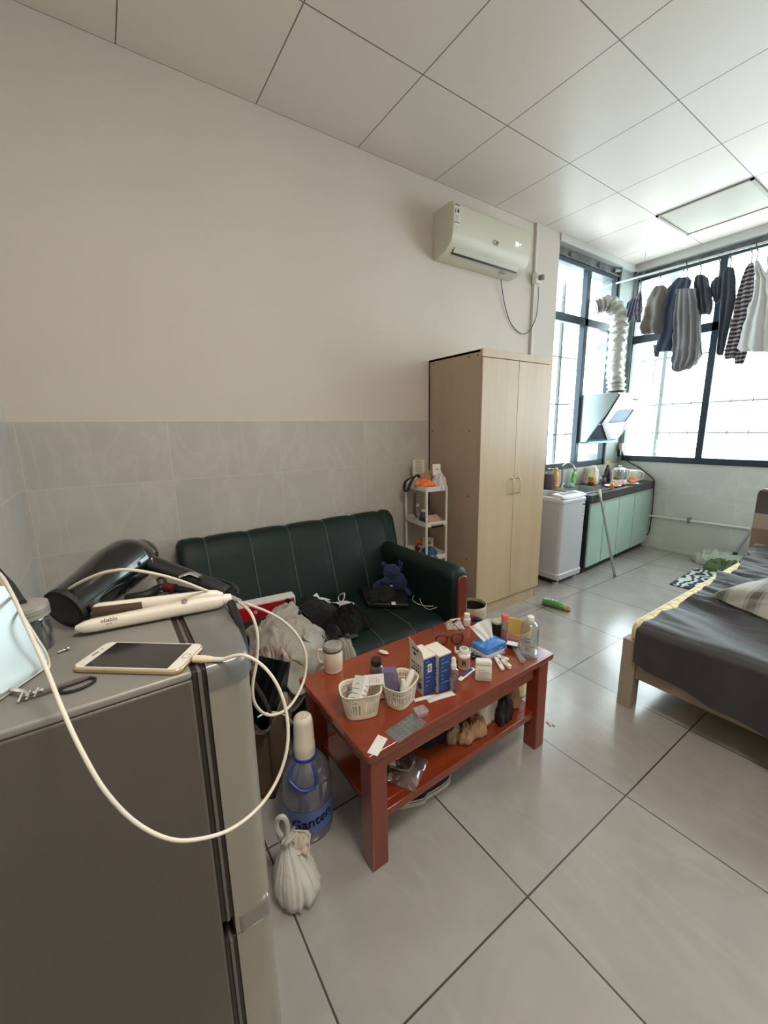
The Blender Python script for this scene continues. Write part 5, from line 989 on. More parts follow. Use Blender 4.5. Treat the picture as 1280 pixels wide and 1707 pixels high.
# ================================================================ UNDER AND BESIDE THE TABLE
SH = .184
def shf(x, y): return SH
heap('black_bag', 'black bag on the table shelf', 'bag', (1.37, 1.30), .08, .12, .08, 0, 71, blackc, base=shf, fold=2)
papr = mat('kraft_paper', (158, 122, 92), .75, bump=.5, bs=22)
def bagm(name, label, cat, c, rx, ry, h, rot, seed, m, **k): return heap(name, label, cat, c, rx, ry, h, rot, seed, m, base=k.pop('base', shf), **k)
bagm('kraft_paper_bag', 'crumpled brown paper bag at the front of the table shelf', 'bag', (1.475, 1.44), .05, .09, .05, .2, 73, papr, fold=4, gain=.7)
bagm('brown_paper', 'brown paper standing up at the far end of the table shelf', 'paper', (1.43, 1.70), .055, .06, .19, .3, 75, papr, fold=4, gain=.5)
bagm('white_plastic_bag', 'white plastic bag bulging on the table shelf near the far leg', 'bag', (1.425, 1.56), .085, .075, .20, .1, 77, mat('white_film', (214, 208, 198), .35, bump=.5, bs=30), fold=4, gain=.5)
bagm('beige_pouch', 'small beige pouch in the middle of the table shelf', 'pouch', (1.45, 1.35), .035, .05, .05, .5, 79, cloth('beige_cloth', (160, 140, 110)), fold=5)
bagm('black_shoe_bag', 'black shiny pouch between the paper bags on the table shelf', 'pouch', (1.50, 1.60), .03, .05, .09, .2, 81, black, fold=5)
b = MB(); c = Vector((1.45, 1.09, SH)); b.T = frame(c, R(30)); b.grid(lambda u, v: ((u-.5)*.17, (v-.5)*.15, .004+.035*(math.sin(math.pi*u)*math.sin(math.pi*v))**.5*ridge(u*3, v*3, 4)), 24, 24); b.tube([(.05*math.cos(a), .045*math.sin(a), .035+.006*math.sin(3*a)) for a in [i*.35 for i in range(18)]], .004, 6, closed=True)
tag(b.build('amber_film_bag', glassy('amber_film', (206, 176, 110), .12, .08, .10), loc=c, ang=80), 'crinkled see-through amber plastic on the table shelf near the front leg', 'plastic wrap')
# sneaker
t = thing('sneaker', 'black canvas sneaker with white rubber sole under the coffee table', 'shoe', (1.44, 1.20, 0))
A, Bp = Vector((1.425, 1.075, 0)), Vector((1.455, 1.335, 0)); d = Bp-A; SF = axes(A, d, Vector((0, 0, 1))); Ls = d.length
def sole(k=0, n=36):
    P = []
    for i in range(n):
        a = 2*math.pi*i/n; x = .5-.5*math.cos(a); w_ = (.040+.010*math.sin(math.pi*min(1, (1-x)*1.2))*1 if x < .5 else .036)+k; y = math.sin(a); P.append((x*Ls+(-k if x < .5 else k)*math.copysign(1, math.cos(a))*0, math.copysign(abs(y)**.75, y)*w_))
    return P
b = MB(); b.T = SF; b.prism(sole(), 0, .030); b.build('sole', mat('rubber_white', (206, 198, 182), .5), t, bevel=.004, seg=3)
b = MB(); b.T = SF; [b.tube([(x, y, z) for x, y in sole(.0008)], .0012, 5, closed=True) for z in (.024,)]; b.build('sole_stripe', blkm, t)
b = MB(); b.T = SF
rg = []
for z, k, s0 in ((.028, -.003, 0), (.045, -.005, .03), (.062, -.010, .10), (.075, -.014, .30), (.085, -.016, .48)): rg.append([(s0*Ls+x*(1-s0)*.97+.004, y*(1+k*14), z) for x, y in sole()])
b.loft(rg, caps=True); b.build('canvas_upper', cloth('black_canvas', (20, 20, 22)), t, ang=70)
b = MB(); b.T = SF; b.loft([[(x*.16*1.0, y*.8, .03+.022*q) for x, y in [(0.02*1+.0, -.035), (Ls*.9, -.04), (Ls*.9, .04), (.02, .035)]] for q in (0, .7)]) if 0 else b.ball((.042, 0, .026), (.040, .036, .026), 18); b.build('toe_cap', MATS['rubber_white'], t)
b = MB(); b.T = SF; [b.tube([(Ls*(.30+.07*i), -.022, .070+.005*i), (Ls*(.32+.07*i), 0, .078+.005*i), (Ls*(.30+.07*i), .022, .070+.005*i)], .003, 6, smooth=3) for i in range(4)]; b.build('laces', mat('lace_black', (34, 34, 36), .8), t)
# water jug with pump
p = Vector((1.298, .790, 0)); t = thing('water_jug', 'blue-tinted water jug with a white pump standing beside the fridge', 'water jug', p)
jug = glassy('blue_pet', (176, 186, 224), .09, .06, .10)
b = MB(); b.lathe([(.02, .012), (.070, .004), (.084, .012), (.087, .035), (.087, .09), (.0855, .094), (.087, .098), (.088, .19), (.086, .225), (.076, .262), (.058, .292), (.036, .313), (.029, .320), (.029, .335)], p, 44, caps=False); b.build('body', jug, t)
b = MB(); b.lathe([(.030, .306), (.040, .308), (.040, .318), (.031, .322), (.031, .340), (.026, .342)], p, 32, caps=False)
fd = (CAM-p); a0 = math.atan2(fd.y, fd.x)
def onj(a, z, r_): return p+Vector((r_*math.cos(a0+a), r_*math.sin(a0+a), z))
b.tube([onj(-.95, .312, .040), onj(-.9, .290, .066), onj(-.75, .268, .080), onj(-.2, .245, .088), onj(.25, .245, .086), onj(.42, .268, .078), onj(.45, .30, .052)], .0042, 8, smooth=5); b.build('neck_ring', mat('cobalt_plastic', (36, 58, 150), .35), t)
b = MB(); Rr = .0885
q = [R(x) for x in range(-80, 86, 8)]; b.loft([[onj(a, .055+.012*math.sin(a*1.1)*0, Rr) for a in q], [onj(a, .148, Rr) for a in q]], closed=False, caps=False); lb = b.build('label_band', mat('label_pale_blue', (92, 112, 166), .35), t)
b = MB(); text_mb(b, 'Ganten', .058, Matrix.Identity(4), font_scale_x=.86, bend=lambda v: onj(v.x/.0885+.12, .102+v.y+v.x*.16, .0892), bold=.0012); b.build('lettering', mat('deep_violet_blue', (24, 20, 92), .4), lb)
b = MB(); b.lathe([(.036, .318), (.0365, .345), (.0365, .36), (.0355, .362), (.033, .455), (.030, .470), (.022, .478), (.001, .480)], p, 36); b.build('pump_body', cream, t)
b = MB(); b.T = Matrix.Translation(p+Vector((0, 0, .4795))); [b.tube([(r_*math.cos(a), r_*math.sin(a), -.001*(r_ > .01)) for a in [i*.26 for i in range(24)]], .0012, 5, closed=True) for r_ in (.004, .011, .018)]; b.build('button_rings', MATS['ink_grey'], t)
t.scale = (1, 1, .93)
# white plastic bag
filmb = mat('thin_white_film', (224, 221, 214), .3, alpha=.72, bump=.6, bs=28, coat=.3)
t = thing('plastic_bag', 'knotted translucent white plastic bag of rubbish on the floor by the fridge', 'bag', (1.47, .66, 0))
c = Vector((1.472, .665, 0)); b = MB(); rows = []
for z, w_, dx in ((0.002, .045, .01), (.015, .062, .01), (.045, .068, .008), (.085, .058, 0), (.115, .040, -.010), (.14, .024, -.020), (.155, .014, -.026), (.17, .022, -.028), (.185, .030, -.026)):
    rows.append([c+Vector((dx*1.0+w_*math.cos(a)*(1+.20*rs(math.cos(a)*3.5, math.sin(a)*3.5, z*5)+.08*ridge(math.cos(a)*9, math.sin(a)*9, z*8)), dx*.3+w_*.85*math.sin(a)*(1+.20*rs(math.cos(a)*3.5, math.sin(a)*3.5, z*5)+.08*ridge(math.cos(a)*9, math.sin(a)*9, z*8)), z)) for a in [2*math.pi*j/90 for j in range(90)]])
b.loft(rows); b.build('film', filmb, t, ang=120)
b = MB(); k0 = c+Vector((-.026, -.010, .16)); b.tube([k0, k0+Vector((-.012, -.02, .045)), k0+Vector((-.008, -.018, .085)), k0+Vector((.004, -.004, .095)), k0+Vector((.004, .006, .06)), k0+Vector((0, .004, .01))], .008, 8, smooth=5); b.build('tied_handles', filmb, t)
b = MB(); b.T = frame(c+Vector((0, .030, .155)), R(50), R(60)); b.grid(lambda u, v: ((u-.5)*.05, (v-.5)*.06, .01*ridge(u*4, v*4, 2)), 10, 10, thick=.004); b.build('crumpled_tissue', mat('tissue_beige', (206, 194, 178), .8), t, ang=80)
# carton beside the fridge
t = thing('cardboard_box', 'dark brown cardboard box on the floor behind the fridge corner', 'box', (1.12, .60, 0)); kb = mat('dark_kraft', (96, 72, 52), .75)
A, Bp = atz(408, 1185, .34), atz(462, 1226, .34); A, Bp = Vector((1.02, .58, 0)), Vector((1.13, .72, 0))
b = MB(); d = Bp-A; S = Vector((d.y, -d.x, 0)).normalized()
for q0, q1, q2, q3 in ((A, Bp, Bp-S*.006, A-S*.006), (A-S*.006, A-S*.2, A-S*.2+d*.04, A-S*.006+d*.04), (Bp, Bp-S*.2, Bp-S*.2-d*.04, Bp-d*.04), (A-S*.2, Bp-S*.2, Bp-S*.194, A-S*.194)): b.loft([[q+Z*z for q in (q0, q1, q2, q3)] for z in (0, .30)])
b.loft([[q+Z*z for q in (A, Bp, Bp-S*.2, A-S*.2)] for z in (0, .01)]); b.build('walls', kb, t)
b = MB(); b.add([A+Z*.30, Bp+Z*.30, Bp+Z*.33+S*.05, A+Z*.33+S*.05], [(0, 1, 2, 3)]); b.grid(lambda u, v: (A+d*u+Z*(.30+.03*v)+S*.05*v), 2, 2, thick=.004); b.build('flap', kb, t)
b = MB(); b.tube([atx(430, 1195, 1.35), atx(447, 1188, 1.30), atx(470, 1190, 1.25), atx(492, 1210, 1.2), atx(505, 1240, 1.15)], .0025, 6, smooth=5); tag(b.build('power_cable', cablew, loc=atx(447, 1188, 1.3)), 'white cord behind the water jug pump', 'cable')
# waste bin and yellow bin
t = thing('waste_bin', 'bin lined with a beige bag between sofa arm and wardrobe', 'bin', (.70, 2.20, 0)); p = Vector((.66, 2.29, 0))
b = MB(); b.lathe([(.001, .004), (.070, .004), (.075, .01), (.092, .205), (.088, .205), (.072, .012), (.001, .012)], p, 32, caps=False); b.build('bucket', mat('dark_bin', (40, 32, 28), .6), t)
b = MB(); n = 40; b.loft([[p+Vector((r_*math.cos(a)*(1+.04*noise.noise(Vector((math.cos(a)*3, math.sin(a)*3, z*9)))), r_*math.sin(a)*(1+.04*noise.noise(Vector((math.cos(a)*3, math.sin(a)*3, z*9+5)))), z)) for a in [2*math.pi*j/n for j in range(n)]] for z, r_ in ((.03, .084), (.10, .092), (.17, .098), (.222, .100), (.224, .095), (.17, .088), (.08, .078))], caps=False); b.build('liner', mat('beige_film', (176, 160, 138), .4, bump=.6, bs=22), t, ang=90)
b = MB(); b.lathe([(.001, .10), (.076, .10)], p, 24, caps=False); b.build('rubbish', blkm, t)
p = Vector((1.22, 1.99, 0)); t = thing('yellow_bin', 'pale yellow open bin on the floor past the far end of the table', 'bin', p)
b = MB(); b.lathe([(.001, .003), (.075, .003), (.082, .01), (.098, .372), (.102, .376), (.100, .382), (.094, .378), (.078, .012), (.001, .012)], p, 36, caps=False); b.build('bucket', mat('yellow_plastic', (206, 180, 116), .4), t)
# litter, shampoo bottle
b = MB(); p = atz(918, 1205, .0015); b.T = frame(p); [b.ball((random.Random(i).uniform(-.02, .02), random.Random(i+9).uniform(-.02, .02), .003), (.008, .006, .003), 8) for i in range(6)]; tag(b.build('paper_scrap', white, loc=p), 'tiny white torn paper scraps on the floor right of the table leg', 'paper scraps')
A, Bp = atz(909, 1003, .028), atz(944, 1013, .024); d = Bp-A; t = thing('shampoo_bottle', 'green shampoo bottle lying on the floor in front of the wardrobe', 'bottle', (A.x, A.y, 0))
grn = mat('leaf_green_plastic', (66, 136, 66), .3, coat=.3); b = MB(); S = Vector((-d.y, d.x, 0)).normalized(); n = 24
def ell(k, w_, h_): c = A+d*k; c.z = h_+.001; return [c+S*(w_*math.cos(a))+Z*(h_*math.sin(a)) for a in [2*math.pi*j/n for j in range(n)]]
b.loft([ell(-.12, .024, .020), ell(-.10, .032, .026), ell(.2, .034, .028), ell(.6, .033, .027), ell(.82, .028, .024), ell(.98, .018, .018)]); b.build('body', grn, t, ang=50)
b = MB(); b.loft([ell(.90, .0215, .021), ell(1.16, .0215, .021), ell(1.2, .018, .018)]); b.build('cap', mat('tan_cap', (188, 158, 120), .4), t)
b = MB(); c = A+d*.34+Z*.0285; c.z = .0572; b.T = axes(c, d, Z*1.0+Vector((.35, -.35, 0))); [b.box(x, x+w_, -.012, .012, -.0012, .0006) for x, w_ in ((-.045, .004), (-.034, .010), (-.018, .005), (-.006, .012), (.012, .004), (.024, .008))]; b.box(-.062, -.052, -.012, .012, -.002, -.0005); b.build('lettering', mat('print_white', (226, 230, 228), .4), t)
# ================================================================ STORAGE RACK
t = thing('storage_rack', 'slim white three-tier storage rack wedged between sofa and wardrobe', 'rack', (.23, 2.25, 0))
rk = mat('rack_white', (206, 202, 192), .4); ra = R(-8); RC = Vector((.225, 2.245, 0)); RF = frame(RC, ra); RW, RD = .31, .19
tiers = (.985, .735, .49, .24)
for z in tiers:
    b = MB(); b.T = RF; o1, o2 = rect_r(RW, RD, .03, 5), rect_r(RW-.006, RD-.006, .028, 5)
    b.loft([[(x, y, z-.012) for x, y in o1], [(x, y, z+.022) for x, y in o1], [(x, y, z+.022) for x, y in o2], [(x, y, z-.009) for x, y in o2]], caps=False); b.prism(o2, z-.012, z-.008); b.build('tray', rk, t)
for sx in (-1, 1):
    for sy in (-1, 1): b = MB(); b.T = RF; b.cyl((sx*(RW/2-.012), sy*(RD/2-.012), 0), (sx*(RW/2-.012), sy*(RD/2-.012), 1.0), .0085, n=12); b.build('post', rk, t)
def rk_(x, y, z): return RF @ Vector((x, y, z))
T3, T2, T1_ = .977, .727, .482
b = MB(); c = rk_(-.10, .0, T3+.10); b.T = frame(c, R(70), R(-8)); b.box(-.045, .045, -.012, .012, -.095, .10, 0); r_ = random.Random(6)
for i in range(16): z = -.08+.011*i; w_ = .015+.022*r_.random(); b.box(-w_, w_*.8, -.0128, -.0122, z, z+.004, 1); b.box(.0452, .0458, -.008, .008, z, z+.004, 1)
tag(b.build('printed_box', [mat('box_cream', (198, 188, 170), .6), mat('ink_soft', (110, 104, 96), .6)], loc=c-Vector((0, 0, .095))), 'tall cream printed box standing at the left of the rack top tray', 'box')
b = MB(); q = [rk_(-.06, -.02, T3+.075), rk_(-.02, -.06, T3+.10), rk_(-.01, -.112, T3+.06), rk_(-.05, -.118, T3-.01), rk_(-.10, -.114, T3-.03), rk_(-.12, -.112, T3+.0), rk_(-.09, -.112, T3+.05), rk_(-.04, -.08, T3+.085)]
pts = spline([Vector(x) for x in q], 6); b.loft([[p_+Z*.004+Vector((.006, -.013, 0)), p_+Vector((.0, .013, 0)), p_-Z*.004+Vector((-.004, .013, 0)), p_+Vector((-.004, -.013, 0))] for p_ in pts])
b.tube([rk_(.03, -.112, T3-.02), rk_(.035, -.113, T3-.08), rk_(.03, -.113, T3-.16), rk_(.05, -.10, T3-.20)], .010, 6, smooth=4)
tag(b.build('studded_belt', mat('belt_black_gold', (28, 20, 16), .5, c2=(96, 76, 50), vs=90), loc=q[0]), 'black studded belt looping down from the rack top tray', 'belt')
def crb(name, label, cat, x, y, z, rx, ry, h, rot, seed, m, **k): c = rk_(x, y, 0); return heap(name, label, cat, (c.x, c.y), rx, ry, h, rot, seed, m, base=lambda X, Y: z, **k)
crb('orange_packet', 'shiny orange snack packet on the rack top tray', 'packet', .055, -.03, T3+.020, .085, .055, .035, .6, 91, mat('orange_foil', (226, 92, 44), .35, c2=(236, 140, 84), vs=18, bump=.6, bs=40), fold=2, gain=.6)
crb('white_plastic_packet', 'white crinkled plastic packet at the right of the rack top tray', 'packet', .11, .04, T3+.005, .05, .045, .10, .3, 93, mat('packet_white', (190, 188, 184), .35, bump=.5, bs=40), fold=5)
crb('beige_pouch', 'beige pouch in the middle of the rack top tray', 'pouch', -.01, .03, T3+.005, .06, .05, .10, .3, 95, cloth('pouch_beige', (176, 140, 112)), fold=4)
crb('pale_cloth', 'pale blue cloth at the left front of the rack top tray', 'cloth', -.11, -.05, T3+.004, .045, .035, .05, .3, 97, cloth('pale_blue_cloth', (176, 182, 196)), fold=5)
b = MB(); c = rk_(.11, .02, T3+.14); b.T = frame(c, R(60), R(-12)); b.box(-.028, .028, -.001, .001, -.04, .04, 0); b.box(-.012, .012, -.0016, -.001, .0, .006, 1); tag(b.build('folded_card', [mat('card_white', (210, 204, 192), .6), MATS['ink_soft']], loc=c), 'white folded card standing up on the rack top tray', 'card')
def bot(name, label, c, prof, m, cap, cm, lab=None, lm=None, liq=None):
    t = thing(name, label, 'bottle', c); b = MB(); b.lathe(prof, c, 24); b.build('body', m, t); b = MB(); b.lathe(cap, c, 20); b.build('cap', cm, t)
    if lab: r_, z0, z1 = lab; b = MB(); b.lathe([(r_, z0), (r_, z1)], c, 24, caps=False); b.build('paper_label', lm, t)
    return t
bot('clear_bottle', 'clear bottle with white label and white cap on the middle rack tray', rk_(-.06, -.03, T2), [(.001, 0), (.021, 0), (.022, .002), (.022, .068), (.012, .098), (.010, .108)], clearp, [(.012, .106), (.012, .128), (.001, .128)], white, (.0226, .004, .060), mat('label_text', (200, 200, 196), .6, c2=(120, 120, 118), vs=70))
bot('dark_bottle', 'dark bottle with a white cap on the middle rack tray', rk_(.06, -.055, T2), [(.001, 0), (.026, 0), (.027, .002), (.027, .07), (.016, .085), (.012, .09)], mat('black_green_glass', (16, 24, 24), .15, coat=.5), [(.014, .09), (.014, .108), (.001, .108)], white, (.0275, .01, .05), mat('label_dark', (52, 62, 58), .5, c2=(20, 26, 24), vs=60))
crb('dark_red_pouch', 'dark red and brown bits between the bottles on the middle rack tray', 'pouch', .0, .02, T2, .06, .04, .075, .3, 99, mat('maroon', (70, 26, 30), .5), fold=5)
b = MB(); c = rk_(.12, .0, T2+.03); b.T = frame(c, R(-8), 0, R(28)); b.box(-.06, .05, -.05, .05, -.004, .004, 0); b.box(-.06, .05, -.05, .05, -.022, -.008, 1); tag(b.build('booklet', [mat('booklet_cover', (178, 150, 132), .6), blkm], loc=c), 'tilted booklet with a dark edge at the right of the middle rack tray', 'booklet')
b = MB(); c = rk_(-.075, .01, T1_+.05); b.T = frame(c, R(60), R(-10)); b.box(-.04, .03, -.003, .003, -.05, .05); tag(b.build('orange_card', mat('orange_card', (196, 128, 80), .6), loc=c), 'orange card leaning at the left of the lowest visible rack tray', 'card')
b = MB(); c = rk_(-.03, .04, T1_+.06); b.T = frame(c, R(40), R(-8)); b.box(-.04, .04, -.003, .003, -.05, .05, 0); b.ball((.012, -.004, .008), (.014, .001, .014), 10, 1); tag(b.build('cream_card', [mat('card_cream', (204, 188, 160), .6), MATS['ink_soft']], loc=c), 'cream printed card behind the red pot on the rack', 'card')
b = MB(); c = rk_(-.04, -.03, T1_); b.lathe([(.001, 0), (.024, 0), (.034, .02), (.034, .05), (.022, .068), (.001, .07)], c, 22); tag(b.build('red_pot', mat('crimson_gloss', (122, 16, 22), .3, coat=.5), loc=c), 'round dark red pot on the lowest visible rack tray', 'pot')
crb('blue_cloth', 'folded blue cloth on the lowest visible rack tray', 'cloth', .09, -.03, T1_, .06, .05, .06, .3, 103, cloth('denim_blue', (70, 104, 150), c2=(40, 60, 96), vs=20), fold=4)
crb('white_wrap', 'white crumpled plastic beside the blue cloth on the rack', 'packet', .02, -.02, T1_, .045, .04, .05, .3, 105, MATS['packet_white'], fold=5)
# ================================================================ BED LINEN
t = thing('bed_sheet', 'rumpled dark charcoal bed sheet hanging over the foot of the bed', 'bed sheet', (2.3, 3.3, .45))
EDGE = [(2.35, 1.675), (2.47, 1.672), (2.60, 1.69), (2.78, 1.695), (2.95, 1.715), (3.05, 1.70), (3.2, 1.685), (3.45, 1.66), (3.62, 1.70), (3.8, 1.665), (3.95, 1.68), (4.1, 1.62), (4.345, 1.60)]
def edge_x(y):
    for (a, xa), (c, xc) in zip(EDGE, EDGE[1:]):
        if a <= y <= c: return xa+(xc-xa)*(y-a)/(c-a)
    return EDGE[0][1] if y < EDGE[0][0] else EDGE[-1][1]
def sheet(u, v):
    y = 4.345-v*2.22; drop = 0
    yy = max(y, 2.372); x0 = edge_x(yy)+.006*math.sin(yy*31)
    x = x0+(3.135-x0)*u
    near = min(1, max(0, (yy-2.50)/.35))
    w1 = noise.noise(Vector((x*1.5, yy*3, 1)))*.9
    f = .55*ridge(yy*5.5+x*1.6+w1, x*.9, 2)+.3*ridge(yy*12+x*3.0+w1*2, x*1.8, 5)+.15*ridge(yy*23+x*4, x*3.5, 8)
    z = .452+(.062*f*(.22+.78*near))-.016*max(0, 1-(yy-2.372)/.045)**2*(1-.35*min(1, max(0, (x-2.1))))+.010*noise.noise(Vector((x*4, yy*4, 3)))
    if u < .06: z -= .004*(1-u/.06)
    if y < 2.372:
        d = 2.372-y; maxd = .17+.17*min(1, max(0, (x-1.68)/.9)); d = d/(2.372-(4.345-2.22))*maxd
        z = z-d; yo = 2.345-.012*math.sin(x*26+2*noise.noise(Vector((x*3, 0, 0))))*min(1, d/.1)-.004
        return (x, yo, z)
    return (x, yy, z)
b = MB(); b.grid(sheet, 150, 190, thick=.004); b.build('fabric', mat('charcoal_sheet', (44, 42, 46), .62, var=.12, vs=8, bump=.15, bs=160, sheen=.2), t, ang=80)
b = MB(); 
pil = bpy.data.materials.new('plaid_pillow'); pil.use_nodes = True; pb = pil.node_tree.nodes['Principled BSDF']; pb.inputs['Roughness'].default_value = .85; plaid_nodes(pil.node_tree, pb, 2.1, (188, 190, 184), (70, 74, 70), (104, 98, 84), rot=.25)
pc = Vector((2.15, 2.96, .50)); b.T = frame((pc.x, pc.y, .505), R(-24), 0, 0)
def pw_(u, v, s):
    x, y = (u-.5)*.62, (v-.5)*.42; e = (max(0, math.sin(math.pi*u))*max(0, math.sin(math.pi*v)))**.42
    k = 1-.07*(abs(2*u-1)**3)*(1-abs(2*v-1))-.0; w_ = .012*noise.noise(Vector((u*5, v*5, 4)))*e
    return (x*(1+.02*math.cos(v*9)), y*k, s*.150*e*(1 if s > 0 else .3)+w_+.012*ridge(u*4+v*2, v*3, 6)*e*s)
b.grid(lambda u, v: pw_(u, v, 1), 40, 30); b.grid(lambda u, v: pw_(u, v, -1), 40, 30)
tag(b.build('pillow', pil, loc=(pc.x, pc.y, .46), ang=80), 'grey and white plaid pillow lying on the dark sheet', 'pillow')
# ================================================================ FAR WALL AND FLOOR CORNER
b = MB(); b.tube([(.40, 5.455, .372), (1.60, 5.455, .392), (3.4, 5.455, .40)], .0135, 12); b.tube([(.70, 5.455, .36), (.70, 5.455, .40)], .017, 8) if 0 else None
t = thing('water_pipe', 'white horizontal water pipe along the far wall below the window', 'pipe', (1.2, 5.455, .38)); b.build('pipe', mat('pvc_white', (214, 214, 208), .35), t)
for x in (.80, 2.4): b2 = MB(); b2.box(x-.012, x+.012, 5.438, 5.486, .355, .412); b2.build('clamp', mat('clamp_grey', (120, 122, 120), .5), t, bevel=.003)
P = [atx(1059, 765, .10), aty(1042, 757, 5.40), aty(1062, 779, 5.45), aty(1088, 796, 5.45)]
P = [aty(1035, 750, 5.44), aty(1045, 768, 5.44), aty(1066, 780, 5.45), aty(1088, 798, 5.45), aty(1090, 808, 5.45), aty(1088, 840, 5.45), aty(1085, 865, 5.45), aty(1082, 885, 5.45), aty(1078, 892, 5.45)]
b = MB(); b.tube(P, .006, 6, smooth=5); tag(b.build('power_cable', rubber, loc=P[3]), 'black cable running from the window down behind the end of the worktop', 'cable')
t = thing('laundry_bag', 'pale crumpled plastic bag on the floor by the far wall', 'bag', (1.18, 5.30, 0))
b = MB(); crumple(b, (1.17, 5.32), .27, .13, .13, R(4), 121, fold=2.2, lobes=.12, gain=.5); b.build('film', mat('bag_pale_green', (176, 186, 172), .35, bump=.6, bs=22, coat=.3), t, ang=180)
heap('green_cloth', 'green cloth heaped on the floor by the bed head', 'cloth', (1.27, 5.11), .17, .10, .11, R(10), 131, cloth('moss_green', (92, 118, 80), var=.3, vs=14), base=lambda x, y: 0, fold=3.5, gain=.6, lobes=.15)
zeb = bpy.data.materials.new('zebra_mat'); zeb.use_nodes = True; nt = zeb.node_tree; zb = nt.nodes['Principled BSDF']; zb.inputs['Roughness'].default_value = .9
tc = nt.nodes.new('ShaderNodeTexCoord'); wv = nt.nodes.new('ShaderNodeTexWave'); wv.inputs['Scale'].default_value = 5; wv.inputs['Distortion'].default_value = 9; wv.inputs['Detail'].default_value = 1; wv.inputs['Detail Scale'].default_value = 1.6; rp = nt.nodes.new('ShaderNodeValToRGB'); rp.color_ramp.interpolation = 'CONSTANT'; rp.color_ramp.elements[1].position = .5; rp.color_ramp.elements[0].color = (*lin((44, 50, 50)), 1); rp.color_ramp.elements[1].color = (*lin((190, 198, 194)), 1)
nt.links.new(tc.outputs['Object'], wv.inputs[0]); nt.links.new(wv.outputs[0], rp.inputs[0]); nt.links.new(rp.outputs[0], zb.inputs[0])
b = MB(); b.T = frame((1.33, 4.66, 0), R(2)); b.box(-.26, .35, -.30, .36, .001, .012); tag(b.build('floor_mat', zeb, loc=(1.33, 4.66, 0), bevel=.004), 'black and white zebra-patterned mat on the floor beside the bed', 'mat')
A = aty(1221, 929, 5.30); Bp = aty(1256, 878, 5.42); A.z = max(.03, A.z)
t = thing('mop', 'mop with a grey handle leaning on the far wall behind the bed', 'mop', (A.x, A.y, 0)); b = MB(); d = Bp-A; b.cyl(A+d*.12, A+d*1.45, .012); b.build('handle', mat('mop_grey', (138, 144, 152), .4), t); b = MB(); b.cyl(A, A+d*.16, .018); b.build('joint', black, t); b = MB(); b.ball((A.x, A.y, .03), (.09, .05, .028), 16); b.build('head', mat('mop_head', (160, 162, 158), .9, bump=1, bs=60), t)
# rod leaning on the worktop
A, Bp = Vector((.700, 4.168, .004)), Vector(atx(1000, 822, .525)); b = MB()
t = thing('leaning_rod', 'grey clothes rod with a white forked tip leaning against the worktop', 'rod', A); b.cyl(A, A+(Bp-A)*.90, .0125, .0115, n=14); b.build('shaft', mat('rod_silver', (158, 164, 170), .35, .3), t)
b = MB(); b.cyl(A-(Bp-A).normalized()*.0, A+(Bp-A)*.03, .0135, n=14); b.build('foot_cap', MATS['grip_grey'], t)
b = MB(); dn = (Bp-A).normalized(); e = A+(Bp-A)*.88; S = Vector((.25, -1, 0)).normalized(); b.tube([e, e+dn*.05, e+dn*.075+S*.016, e+dn*.11+S*.020, e+dn*.13+S*.012], .008, 8, smooth=3); b.tube([e+dn*.05, e+dn*.075-S*.016, e+dn*.11-S*.022, e+dn*.13-S*.030], .008, 8, smooth=3); b.build('fork_tip', white, t)
# ================================================================ ON THE WORKTOP
K = .7725
def kz(u, v, h=0): return atz(u, v, K+h)
def kbot(name, label, p, prof, m, cap, cm, cat='bottle', lab=None, lm=None):
    t = thing(name, label, cat, p); b = MB(); b.lathe(prof, p, 24); b.build('body', m, t)
    if cap: b = MB(); b.lathe(cap, p, 20); b.build('cap', cm, t)
    if lab: r_, z0, z1 = lab; b = MB(); b.lathe([(r_, z0), (r_, z1)], p, 24, caps=False); b.build('label', lm, t)
    return t
kbot('purple_tin', 'tall dark purple container with a clear lid at the washer end of the worktop', Vector((.045, 4.02, K)), [(.001, 0), (.040, 0), (.042, .004), (.042, .16), (.001, .16)], mat('dark_purple', (92, 74, 88), .3, coat=.3, var=.2, vs=20), [(.043, .158), (.044, .16), (.042, .215), (.001, .22)], MATS['clear_plastic'], 'container')
kbot('oil_bottle', 'yellow and orange cleaner bottle beside the tap', Vector((.050, 4.125, K)), [(.001, 0), (.030, 0), (.033, .005), (.033, .12), (.022, .165), (.015, .18)], mat('amber_yellow', (222, 168, 74), .3, coat=.3), [(.018, .178), (.019, .20), (.014, .215), (.001, .216)], mat('yellow_cap', (226, 190, 100), .4), 'bottle', (.0335, .03, .11), mat('label_orange', (214, 120, 84), .5, c2=(230, 206, 190), vs=40))
t = thing('soap_bottle', 'bright green dish soap bottle leaning behind the sink', 'bottle', (.045, 4.42, K)); p = Vector((.05, 4.43, K)); M3 = Matrix.Rotation(R(-12), 3, 'X')
gs_ = mat('lime_plastic', (66, 176, 76), .3, coat=.3); b = MB(); b.lathe([(.001, .002), (.034, .004), (.036, .02), (.034, .07), (.026, .085), (.030, .12), (.024, .145), (.013, .16)], p, 24, M=M3, sx=.7); b.build('body', gs_, t); b = MB(); b.lathe([(.015, .158), (.015, .185), (.001, .188)], p, 16, M=M3); b.build('cap', mat('deep_green_cap', (40, 140, 60), .4), t); b = MB(); b.lathe([(.0350, .03), (.0340, .068)], p, 24, M=M3, sx=.74, sy=1.02, caps=False); b.build('label', mat('label_green', (34, 110, 58), .5, c2=(170, 210, 170), vs=50), t)
heap('sponge_cloth', 'pale teal cloth by the foot of the tap', 'cloth', (.075, 4.34), .05, .04, .03, 0, 141, cloth('pale_teal', (150, 190, 184)), base=lambda x, y: K, fold=6)
